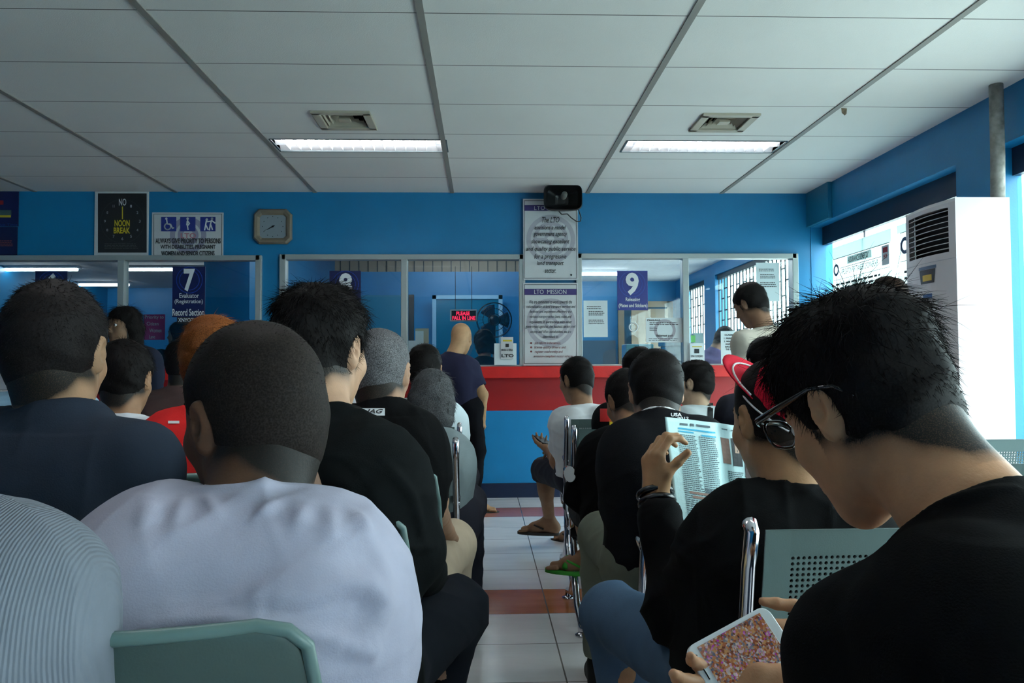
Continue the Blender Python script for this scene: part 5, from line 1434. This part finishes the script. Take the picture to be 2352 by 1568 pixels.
def hand(a, l, wd, back):
    d = Vector((math.sin(R(a)), 0, math.cos(R(a)))); n = Vector((d.z, 0, -d.x)); c = Vector((c0.x, Yh, c0.z))
    hd.add([c - d*back - n*wd, c - d*back + n*wd, c + d*l + n*wd*.4, c + d*l - n*wd*.4], [(0, 1, 2, 3)])
hand(240, .055, .006, .012); hand(243, .085, .003, .02); hd.build('clock_hands', M_text, ck)
hm_ = MB()
for k in range(12):
    a = R(k*30); p = Vector((c0.x + math.sin(a)*.088, Yh+.002, c0.z + math.cos(a)*.088)); hm_.add([p + Vector((x, 0, z)) for x, z in ((-.003,-.004),(.003,-.004),(.003,.004),(-.003,.004))], [(0,1,2,3)])
hm_.build('hour_marks', M_text, ck)
MB().lathe([(.008, 0), (.006, .004)], (c0.x, Yh-.001, c0.z), 12, axis='Y').build('hand_pin', M_dark, ck)

# vision and mission boards
for i, (y0, y1, hy0, hy1, lb) in enumerate(((457, 643, 471, 484, 'upper white vision board behind the loudspeaker'), (650, 839, 663, 677, 'lower white mission board just above the red counter'))):
    b = board(['vision_board', 'mission_board'][i], 1201, y0, 1328, y1, YW - .03, M_sign, lb, 'notice board', thick=.012); Y = YW - .042
    prect([(1204, 1325, y0+3, y0+4.2), (1204, 1325, y1-5, y1-3.8), (1204, 1205, y0+3, y1-4), (1324, 1325, y0+3, y1-4)], M_text, b, Y, 'border')
    prect([(1205, 1324, hy0, hy1)], M_purp, b, Y, 'title_bar', .003)
    cyy = 549 if i == 0 else 741
    pring(1265, cyy, 46, 56, M_greyseal, b, Y); pring(1265, cyy, 32, 40, M_greyseal, b, Y)
    pring(1265, cyy, 8, 15, M_greyseal, b, Y); prect([(1262, 1268, cyy-38, cyy-14), (1262, 1268, cyy+14, cyy+38), (1228, 1252, cyy-3, cyy+3), (1278, 1302, cyy-3, cyy+3)], M_greyseal, b, Y, 'seal_spokes', .0016)
    if i == 0:
        ptext([('LTO VISION', 1227, 1300, 473, 482, dict(space=1.1))], M_sign, b, Y - .004, 'title')
        T = [('The LTO', 1245, 1285, 498, 511), ('envisions a model', 1228, 1300, 517, 527), ('government agency', 1225, 1303, 533, 545), ('showcasing excellent', 1220, 1308, 549, 562), ('and quality public service', 1208, 1322, 566, 579), ('for a progressive', 1227, 1301, 583, 597), ('land transport', 1233, 1295, 599, 611), ('sector.', 1251, 1277, 617, 627)]
        ptext([t + (dict(shear=.3, bold=.012),) for t in T], M_text, b, Y - .004)
        pring(1312, 631, 0.5, 2.4, M_text, b, Y, 'mark', .004, 12)
    else:
        ptext([('LTO  MISSION', 1227, 1301, 665, 675, {})], M_sign, b, Y - .004, 'title')
        T = [('We are committed to work towards the', 1216, 1314, 689, 697), ('rationalization of land transport services and', 1209, 1322, 700, 709), ('facilities and implement effectively the', 1217, 1313, 712, 720), ('various transportation laws, rules and', 1217, 1313, 723, 732), ('regulations. In partnership with other', 1216, 1314, 735, 744), ('government agencies, the business sector, civil', 1207, 1322, 746, 755), ('society and other stakeholders, we are', 1218, 1312, 758, 766), ('determined to:', 1247, 1283, 769, 776)]
        ptext([t + (dict(shear=.3, bold=.004),) for t in T], M_text, b, Y - .004)
        T = [('put reform in the service,', 1228, 1288, 784, 792), ('license quality drivers; and', 1227, 1300, 794, 802), ('register roadworthy and', 1228, 1293, 804, 812), ('emission-compliant motor vehicles.', 1226, 1318, 815, 822)]
        ptext([t + (dict(shear=.3, bold=.004),) for t in T], M_maroon, b, Y - .004)
        for yy in (787.5, 797.5, 807): pring(1220, yy, .2, 2.3, M_maroon, b, Y, 'bullet', .004, 12)

# loudspeaker with bracket and cable
c = at(1293, 454, 6.72)
sp = empty('loudspeaker', (c.x, c.y, c.z), 'black horn loudspeaker hanging above the white vision board', 'loudspeaker')
w2, h2 = .165, .112; mb = MB(); ring = []
def sup(w, h, y, e=5.0, n=40): return [(c.x + w*abs(math.cos(a))**(2/e)*(1 if math.cos(a) > 0 else -1), y, c.z + h*abs(math.sin(a))**(2/e)*(1 if math.sin(a) > 0 else -1)) for a in np.linspace(0, 2*math.pi, n+1)[:-1]]
rg = [sup(w2*.55, h2*.6, 6.93), sup(w2*.9, h2*.9, 6.80), sup(w2, h2, 6.72), sup(w2, h2, 6.705), sup(w2*.96, h2*.93, 6.70), sup(w2*.80, h2*.75, 6.75), sup(w2*.35, h2*.4, 6.82), sup(w2*.2, h2*.25, 6.83)]
n = 40; mb.add([p for r0 in rg for p in r0], [(k*n+i, k*n+(i+1) % n, (k+1)*n+(i+1) % n, (k+1)*n+i) for k in range(7) for i in range(n)] + [tuple(range(n)), tuple(7*n+i for i in range(n))])
mb.build('horn', M_dark, sp, smooth=False)
MB().lathe([(.012, .0), (.024, .01), (.026, .03), (.024, .12)], (c.x, 6.70, c.z), 20, axis='Y', M=None).build('driver_cap', mat('grey_plug', (.10, .10, .09), .4), sp, smooth=True)
MB().tube([(c.x-.10, 6.85, c.z+.09), (c.x-.10, 6.85, H), ], .008, 6).tube([(c.x+.10, 6.85, c.z+.09), (c.x+.10, 6.85, H)], .008, 6).build('bracket', M_dark, sp)
MB().tube([at(1283, 484, 6.84), at(1290, 492, 6.86), at(1303, 491, 6.87), at(1312, 500, 6.88), at(1325, 509, 6.9), at(1333, 508, 6.9), at(1335, 500, 6.9), at(1330, 484, 6.88), at(1328, 478, 6.87)], .005, 6).build('cable', M_dark, sp, smooth=True)

# hanging number signs
YS = FY + .019
def numsign(n, x0, y0, x1, y1, nb, m, label, texts, group='blue counter number signs'):
    b = board('number_sign', x0, y0, x1, y1, YS, m, label, 'sign', thick=.006, group=group); Y = YS - .006
    cx, cy = (nb[0]+nb[1])/2, (nb[2]+nb[3])/2
    for r0 in (22, 29): pring(cx, cy, r0, r0+1.6, mat('sign_ring', (.015, .05, .32), .4), b, Y)
    ptext([(n, nb[0], nb[1], nb[2], nb[3], dict(bold=.035))], M_textw, b, Y - .003, 'number')
    if texts: ptext([t for t in texts], M_textw, b, Y - .003)
    return b
numsign('6', 82, 622, 154, 712, (103, 133, 627, 678), M_navyp, 'number six sign half hidden behind the man in navy', [('Evaluator', 97, 141, 683, 694, {})])
s7 = numsign('7', 397, 612, 471, 728, (422, 448, 617, 669), M_navyp, 'number seven sign for evaluator and record section',
        [('Evaluator', 412, 457, 673, 684, dict(bold=.01)), ('(Registration)', 401, 466, 687, 699, dict(bold=.01)), ('Record Section', 396, 469, 709, 725, dict(bold=.02))])
o = MB(); a_2, b_2 = at(407, 728, YS), at(457, 743, YS); o.box((a_2.x, YS-.005, b_2.z), (b_2.x, YS, a_2.z)); o = o.build('name_strip', M_text, s7)
ptext([('XNYQZW', 409, 455, 730, 741, dict(bold=.02))], M_textw, s7, YS - .008)
numsign('8', 757, 622, 829, 712, (778, 809, 627, 677), M_navyp, 'number eight sign partly behind the black hair of the tall man', [('Cashier', 772, 815, 683, 694, {})][:0])
numsign('9', 1417, 622, 1488, 712, (1437, 1467, 626, 678), M_navy9, 'number nine releasing sign on the right window', [('Releasing', 1437, 1470, 683, 694, dict(bold=.02)), ('(Plates and Stickers)', 1421, 1487, 697, 708, dict(bold=.02))])
for xs, yt in (((404, 464), 612), ((765, 822), 622), ((1424, 1481), 622)):
    pass

# papers fixed to the releasing window
def paper(x0, y0, x1, y1, Y, label, lines=(), m=None, texts=(), name='notice', seal=None):
    b = board(name, x0, y0, x1, y1, Y, m or M_paper, label, 'notice', thick=.002)
    if lines: prect([q for l in lines for q in greek(*l)], M_text, b, Y - .002, 'print', .0012)
    if seal: pring(*seal, M_greyseal, b, Y - .002, lift=.001)
    if texts: ptext([t for t in texts], M_text, b, Y - .003)
    return b
paper(1340, 690, 1396, 774, 7.018, 'white paper of requirements beside the mission board', [(1348, 1384, 702, 711, 2, .4, 5), (1352, 1390, 713, 725, 3, .4, 6), (1352, 1390, 733, 745, 3, .4, 7)])
paper(1483, 730, 1567, 786, 7.018, 'white reminder notice with a seal on the releasing window', [(1492, 1560, 739, 747, 2, .35, 8), (1492, 1510, 749, 760, 3, .35, 9), (1490, 1560, 776, 783, 2, .35, 10)],
      texts=[('PAALALA', 1487, 1517, 733, 737, dict(bold=.03)), ('Salamat po!', 1507, 1545, 768, 774, dict(bold=.03))], seal=(1527, 758, 18, 25))
paper(1736, 603, 1791, 692, 7.018, 'white paper of requirements high on the releasing window', [(1743, 1780, 616, 624, 2, .4, 12), (1746, 1782, 628, 640, 3, .4, 13), (1746, 1784, 647, 660, 3, .4, 14)])
paper(1655, 760, 1722, 836, 7.018, 'white claiming notice low on the releasing window', texts=[('CLAIMING NO. 5', 1664, 1712, 767, 771, dict(bold=.03)), ('1. PRESENT ORIGINAL', 1663, 1714, 775, 779, dict(bold=.03)), ('2. WRITE NAME, DATE', 1663, 1714, 782, 786, dict(bold=.03)), ('AND SIGNATURE', 1666, 1706, 788, 792, dict(bold=.03)), ('BACK OF YELLOW', 1666, 1710, 794, 798, dict(bold=.03)), ('THE OR.', 1667, 1684, 800, 804, dict(bold=.03))])
b = board('counter_placard', 1584, 788, 1618, 836, 6.95, M_paper, 'small white placard with a portrait on the counter under number nine', 'placard')
ptext([('LTO', 1589, 1616, 826, 834, dict(bold=.03)), ('LYNA B. LUNCIANO', 1587, 1615, 815, 820, dict(bold=.02))], M_text, b, 6.94); prect([(1595, 1606, 801, 811)], M_text, b, 6.942, 'portrait'); prect([(1590, 1612, 795, 797)], M_yel, b, 6.942)
b = board('placard_box', 1585, 766, 1608, 842, 7.3, M_paper, 'white and green carton behind the releasing window', 'box', thick=.12); prect([(1587, 1597, 770, 786)], mat('green_print2', (.30, .75, .20), .6), b, 7.18)
# talk-through hole
c = at(1455, 751, 6.99); mb = MB(); mb.tube([(c.x + .038*math.cos(a), c.y, c.z + .038*math.sin(a)) for a in np.linspace(0, 6.283, 25)[:-1]], .005, 6, closed=True)
tag(mb.build('speaking_hole_rim', M_paper, smooth=True), 'round white rim of the speaking hole in the right window', 'speaking hole')
# blue tray and grey machine behind the releasing window
a, b2 = at(1425, 792, 7.6), at(1487, 850, 7.6)
mb = MB(); mb.box((a.x, 7.30, 1.146), (b2.x, 7.54, a.z))
t = mb.build('paper_tray', mat('pale_blue_plastic', (.10, .36, .46), .4), bevel=.01); tag(t, 'pale blue tray of papers behind the number nine window', 'tray')
a, b2 = at(1527, 795, 7.9), at(1566, 850, 7.9)
t = MB().box((a.x, 7.8, 0), (b2.x, 8.1, a.z)).box((a.x-.02, 7.78, a.z), (b2.x+.02, 8.12, a.z+.05)).build('printer', mat('blue_grey_machine', (.06, .13, .17), .4), bevel=.012); tag(t, 'blue grey office machine behind the reminder notice', 'machine')
# desks behind the glass
for x0, x1, lb in ((-5.9, -2.9, 'long white desk behind the left window'), (-1.9, .5, 'desk behind the middle window'), (.8, 2.8, 'desk behind the releasing window')):
    t = empty('office_desk', ((x0+x1)/2, 8.6, 0), lb, 'desk')
    MB().box((x0, 8.3, .80), (x1, 8.95, .84)).build('desk_top', mat('desk_laminate', (.35, .36, .36), .5), t, bevel=.004)
    MB().box((x0+.02, 8.32, 0), (x0+.06, 8.92, .80)).build('desk_side', MATS['desk_laminate'], t); MB().box((x1-.06, 8.32, 0), (x1-.02, 8.92, .80)).build('desk_side', MATS['desk_laminate'], t)

# middle office: LED sign, fan, papers, document holder
YL = 7.55
a, b2 = at(1034, 711, YL), at(1096, 738, YL)
led = MB().box((a.x, YL-.03, b2.z), (b2.x, YL, a.z)).build('led_sign', M_sign, bevel=.006); tag(led, 'small black board with red lit letters PLEASE FALL IN LINE', 'LED sign')
prect([(1037, 1093, 713.5, 735.5)], M_text, led, YL - .03, 'display')
ptext([('PLEASE', 1048, 1079, 715, 724, dict(bold=.03)), ('FALL IN LINE', 1039, 1092, 725.5, 734.5, dict(bold=.03))], mat('red_led', (1.0, .02, .08), .5, emit=1.3), led, YL - .034)
MB().tube([(a.x+.05, YL-.01, a.z), (a.x+.05, YL-.01, 2.1)], .003, 5).tube([(b2.x-.05, YL-.01, a.z), (b2.x-.05, YL-.01, 2.1)], .003, 5).build('hanger', M_dark, led)
c = at(1135, 735, 9.2); fan = empty('pedestal_fan', (c.x, 9.2, 0), 'black pedestal fan behind the middle window', 'fan')
M_fan = mat('fan_black', (.004, .012, .02), .4)
MB().lathe([(.16, 0), (.16, .02), (.03, .04), (.018, .08), (.018, c.z - .06)], (c.x, 9.3, 0), 20).build('stand', M_fan, fan, smooth=True)
MB().lathe([(.05, 0), (.06, .05), (.05, .14)], (c.x, 9.22, c.z), 20, axis='Y', M=None).build('motor', M_fan, fan, smooth=True)
mb = MB()
for yy, rr_ in ((9.20, .205), (9.15, .195), (9.13, .13), (9.12, .07)):
    mb.tube([(c.x + rr_*math.cos(a), yy, c.z + rr_*math.sin(a)) for a in np.linspace(0, 6.283, 33)[:-1]], .004, 5, closed=True)
for k in range(28):
    a = 2*math.pi*k/28; mb.tube([(c.x + .03*math.cos(a), 9.12, c.z + .03*math.sin(a)), (c.x + .13*math.cos(a), 9.13, c.z + .13*math.sin(a)), (c.x + .205*math.cos(a), 9.20, c.z + .205*math.sin(a))], .0018, 4)
mb.build('cage', M_fan, fan)
for k in range(3):
    a = 2*math.pi*k/3; g_ = MB(); rows_ = []
    for i in range(7):
        r0 = .03 + .15*i/6; row = []
        for j in range(7):
            b_a = a + (j/6 - .5)*(1.3 - .2*i/6); row.append((c.x + r0*math.cos(b_a), 9.17 + .03*(j/6-.5), c.z + r0*math.sin(b_a)))
        rows_.append(row)
    g_.grid(rows_, .002, (0, 1, 0)).build('fan_blade', mat('fan_blade_blue', (.008, .04, .08), .3), fan, smooth=True)
for (x0, y0, x1, y1, Y, m, nm, lb) in ((954, 754, 985, 843, 7.46, mat('beige_card', (.42, .38, .28), .7), 'folder', 'beige folder standing behind the middle window'), (954, 760, 973, 843, 7.44, M_paper, 'sheet', 'white sheet leaning on the beige folder'), (938, 782, 956, 843, 7.42, M_paper, 'sheet', 'small white sheet left of the beige folder')):
    board(nm, x0, y0, x1, y1, Y, m, lb, 'papers', thick=.006)
b = board('document_holder', 1135, 789, 1186, 838, 6.93, M_paper, 'white box of forms marked LTO beside the mission board', 'box', thick=.06)
b3 = board('placard', 1150, 774, 1179, 824, 6.86, M_sign, 'white name placard leaning on the white box of forms', 'placard', thick=.004)
ptext([('LTO', 1152, 1180, 813, 820, dict(bold=.03)), ('MINDA A. PEREA', 1152, 1178, 801, 806, dict(bold=.02))], M_text, b3, 6.854); prect([(1161, 1169, 789, 797)], M_text, b3, 6.855, 'portrait'); prect([(1155, 1176, 780, 784)], M_yel, b3, 6.855)

# behind the left window
b = board('priority_notice', 331, 722, 379, 780, 7.9, mat('magenta_card', (.42, .02, .17), .6), 'magenta priority lane notice behind the left window', 'sign')
ptext([('Priority to', 333, 376, 724, 734, {}), ('Citizen', 337, 364, 739, 747, {}), ('Women', 343, 371, 754, 763, {}), ('Lane', 343, 356, 769, 777, {})], M_textw, b, 7.885)
board('form_stack', 331, 801, 352, 845, 7.3, M_paper, 'white stack of forms on the counter behind the left window', 'papers', thick=.1)
b = board('letter_box', 350, 815, 372, 847, 7.45, mat('cream_card', (.55, .52, .42), .7), 'cream box with a red letter behind the left window', 'box', thick=.1)
ptext([('E', 352, 357, 824, 834, dict(bold=.03))], mat('red_print3', (.35, .03, .02), .6), b, 7.34)
t = MB(); p = lambda x, y: at(x, y, 7.75); t.tube([p(388, 850), p(388, 838), p(395, 825), p(402, 820), p(440, 820)], .012, 6).tube([p(386, 834), p(430, 834)], .01, 6)
tag(t.build('chair_frame', M_dark, smooth=True), 'black tubular chair frame behind the left window', 'chair')
# white reader machine at the far left on the counter
a = at(0, 845, 6.6); t = empty('queue_machine', (-4.1, 6.6, 0), 'white metal machine at the far left before the counter', 'machine')
MB().box((-4.40, 6.35, 0), (at(28, 0, 6.4).x, 6.75, .98)).build('cabinet', M_white, t, bevel=.01); MB().box((-4.45, 6.28, 1.09), (at(42, 0, 6.3).x, 6.80, 1.13)).build('top', M_white, t, bevel=.006)
MB().box((-4.38, 6.34, .98), (at(34, 0, 6.34).x, 6.7, 1.09)).build('neck', M_white, t, bevel=.006)

# posters seen from behind on the side window
def sidequad(name, y0, y1, z0, z1, X, m, label, cat):
    o = MB().box((X, y0, z0), (X+.003, y1, z1)).build(name, m); 
    return tag(o, label, cat)
XP = 3.054
M_tarp = mat('translucent_tarpaulin', (.72, .80, .80), .7); M_tarp.node_tree.nodes['Principled BSDF'].inputs['Transmission Weight'].default_value = 0.0
def translucent(name, col):
    m = bpy.data.materials.new(name); m.use_nodes = True; N, L = nodes(m); b = N['Principled BSDF']; b.inputs['Base Color'].default_value = col + (1,)
    t = N.new('ShaderNodeBsdfTranslucent'); t.inputs[0].default_value = col + (1,); tr = N.new('ShaderNodeBsdfTransparent')
    mx = N.new('ShaderNodeMixShader'); mx.inputs[0].default_value = .75; L.new(b.outputs[0], mx.inputs[1]); L.new(t.outputs[0], mx.inputs[2])
    L.new(mx.outputs[0], N['Material Output'].inputs[0]); return m
M_tarp = translucent('backlit_tarpaulin', (.80, .88, .88)); M_tarpg = translucent('backlit_grey_tarpaulin', (.50, .58, .58))
def YZ(px, py): q = atX(px, py, XP); return q.y, q.z
# board corners: top edge (1905,585)-(2047,523)
yA, zA = YZ(1912, 570); yB, zB = YZ(2046, 524)
zt = (zA + zB) / 2
pst = sidequad('window_poster', yB, yA, zt - .80, zt, XP, M_tarp, 'white transfer of ownership poster seen on the side window', 'poster')
def PS(u, v, d): return Vector((XP - d, yA + (yB - yA) * u, zt - v))
def slett(items, m, parent, lift=.003): return lettering([(s_, a, b, d, c, o_) for s_, a, b, c, d, o_ in items], m, parent, PS, lift=lift)
L_ = abs(yA - yB)
patch([(0, 1, 0, .10)], M_tarpg, pst, PS, 'header_band', .001)
patch([(.02, .98, .10, .106), (.15, .85, .19, .195), (.02, .98, .285, .289)], M_text, pst, PS, 'rule', .0015)
patch([(.28, .70, .112, .175)], translucent('backlit_title_grey', (.22, .25, .25)), pst, PS, 'title_bar', .0015)
slett([('ASSURANCE BENEFITS', .30, .64, .120, .168, dict(bold=.03)), ('APPLICATION FOR TRANSFER OF OWNERSHIP', .17, .80, .205, .255, dict(bold=.02))], M_text, pst)
patch(greek(.06, .95, .31, .42, 3, .45, 20) + greek(.06, .95, .45, .75, 6, .4, 21), M_text, pst, PS, 'print', .0015)
ringmesh(.07, .20, .030, .052, mat('seal_blue', (.05, .08, .16), .6), pst, PS, 'seal', .002, 30, sx=1/L_*1.0)
patch([(.86, .97, .115, .265)], M_paper, pst, PS, 'logo_card', .002); patch([(.88, .95, .13, .17), (.89, .94, .18, .215)], mat('csc_red', (.35, .03, .04), .6), pst, PS, 'logo', .003)
slett([('CSC', .885, .945, .18, .212, dict(bold=.03))], M_sign, pst, .004)
yC, _ = YZ(2060, 520); yD = yC - .9
ps2 = sidequad('window_poster', yD, yC, zt - .85, zt + .0, XP, M_tarp, 'second white poster on the side window partly behind the air conditioner', 'poster')
P2 = lambda u, v, d: Vector((XP - d, yC + (yD - yC) * u, zt - v))
patch([(0, 1, 0, .06)], M_tarpg, ps2, P2, 'header_band', .001); patch([(.05, 1, .06, .065), (.05, .055, .06, .27), (.05, .3, .27, .275)], M_text, ps2, P2, 'rule', .0015)
ringmesh(.12, .16, .035, .062, MATS['seal_blue'], ps2, P2, 'seal', .002, 30, sx=1/.9)
patch(greek(.1, .9, .33, .7, 8, .4, 30), M_text, ps2, P2, 'print', .0015)

# floor-standing air conditioner
X0, X1, Y0, Y1, ZT = 2.585, 2.892, 4.235, 4.745, 2.05
ac = empty('air_conditioner', ((X0+X1)/2, (Y0+Y1)/2, 0), 'tall white floor-standing air conditioner beside the side window', 'air conditioner')
mb = MB(); n = 10
def face(y): t = (y - Y0)/(Y1 - Y0); return X0 - .030*math.sin(math.pi*t)
zs = [0, .06, .79, .995, 1.025, 1.03, 1.715, 1.72, 1.757, 2.005, 2.03, ZT]
ys = [Y0 + (Y1-Y0)*i/n for i in range(n+1)]
pts = [[(face(y) + (.012 if z >= ZT else 0), y, z) for z in zs] for y in ys]
hole = lambda yi, zi: (1 <= yi < n-1 and 0 <= 0) 
vv = [p for r0 in pts for p in r0]; nz = len(zs); fs = []
for i in range(n):
    for j in range(nz-1):
        if 1 <= i < n-1 and (zs[j] == 1.757 or (zs[j] == .79 and i < n-1)): continue
        fs.append((i*nz+j, i*nz+j+1, (i+1)*nz+j+1, (i+1)*nz+j))
mb.add(vv, fs)
mb.box((X0+.055, Y0+.001, 0), (X1, Y1-.001, ZT))
mb.add([(face(Y0), Y0, 0), (X0+.055, Y0, 0), (X0+.055, Y0, ZT), (face(Y0), Y0, ZT)], [(0,1,2,3)]).add([(face(Y1), Y1, 0), (X0+.055, Y1, 0), (X0+.055, Y1, ZT), (face(Y1), Y1, ZT)], [(0,1,2,3)])
mb.add([(face(y)+.012, y, ZT) for y in ys] + [(X0+.055, y, ZT) for y in ys], [(i, i+1, n+2+i, n+1+i) for i in range(n)])
mb.build('casing', mat('ac_casing', (.56, .50, .52), .4), ac)
MB().box((X0+.045, Y0+.03, 1.74), (X0+.054, Y1-.03, 2.02)).build('grille_recess', mat('ac_dark', (.012, .008, .01), .7), ac)
MB().box((X0+.045, Y0+.03, .78), (X0+.054, Y1-.03, 1.0)).build('intake_recess', MATS['ac_dark'], ac)
lv = MB()
for k in range(8):
    z = 1.775 + .030*k
    lv.grid([[(face(y)+.002 + dx, y, z + dz) for dx, dz in ((0, 0), (.03, .008))] for y in ys[1:-1]], .004, (0, 0, 1))
lv.build('louvre', mat('ac_louvre', (.52, .47, .48), .4), ac)
for k in range(17):
    pass
lg = MB()
for k in range(18):
    z = .80 + .0108*k; lg.grid([[(face(y)+.001 + dx, y, z) for dx in (0, .02)] for y in ys[1:-1]], .004, (0, 0, 1))
lg.build('intake_grille', MATS['ac_louvre'], ac)
for z in (1.025, 1.718): MB().tube([(face(y)-.0005, y, z) for y in ys], .0018, 4).build('seam', M_greyseal, ac)
def facegrid(y0, y1, z0, z1, d, m, name, flare=0.0):
    MB().grid([[(face(y0 + (y1-y0)*i/6) - d, y0 + (y1-y0)*i/6 + flare*(j-.5)*(i/3-1), z0 + (z1-z0)*j) for j in (0, 1)] for i in range(7)]).build(name, m, ac)
facegrid(4.40, 4.545, 1.60, 1.68, .002, mat('sticker_dark', (.05, .035, .03), .3), 'display_sticker', .012)
facegrid(4.425, 4.515, 1.615, 1.65, .003, mat('amber_print', (.55, .35, .05), .5), 'display_lights')
facegrid(4.385, 4.56, 1.682, 1.70, .002, mat('grey_band', (.10,.13,.20), .4), 'sticker_band')
facegrid(4.425, 4.515, 1.512, 1.540, .003, mat('badge_blue', (.01, .05, .18), .3), 'maker_badge')
pp = MB().tube([(2.852, 4.275, ZT), (2.855, 4.27, 2.3), (2.852, 4.265, H)], .036, 14)
tag(pp.build('drain_pipe', M_galv, smooth=True), 'grey insulated pipe running from the air conditioner to the ceiling', 'pipe')
# torn brown scrap hanging from the ceiling
c = at(1964, 240, 3.95)
q0 = atX(1964, 236, c.x)
zc = H; Yc = (H - 1.12) * FPX / (848 - 236) ; xc = (1964 - 1110) / FPX * Yc
tag(MB().add([(xc-.02, Yc, H), (xc+.02, Yc+.01, H), (xc+.012, Yc, H-.035), (xc-.004, Yc-.01, H-.05), (xc-.018, Yc, H-.03)], [(0,1,2,3,4)]).build('ceiling_scrap', mat('brown_scrap', (.20, .15, .10), .8)), 'brown scrap hanging from a ceiling joint near the window side', 'scrap')
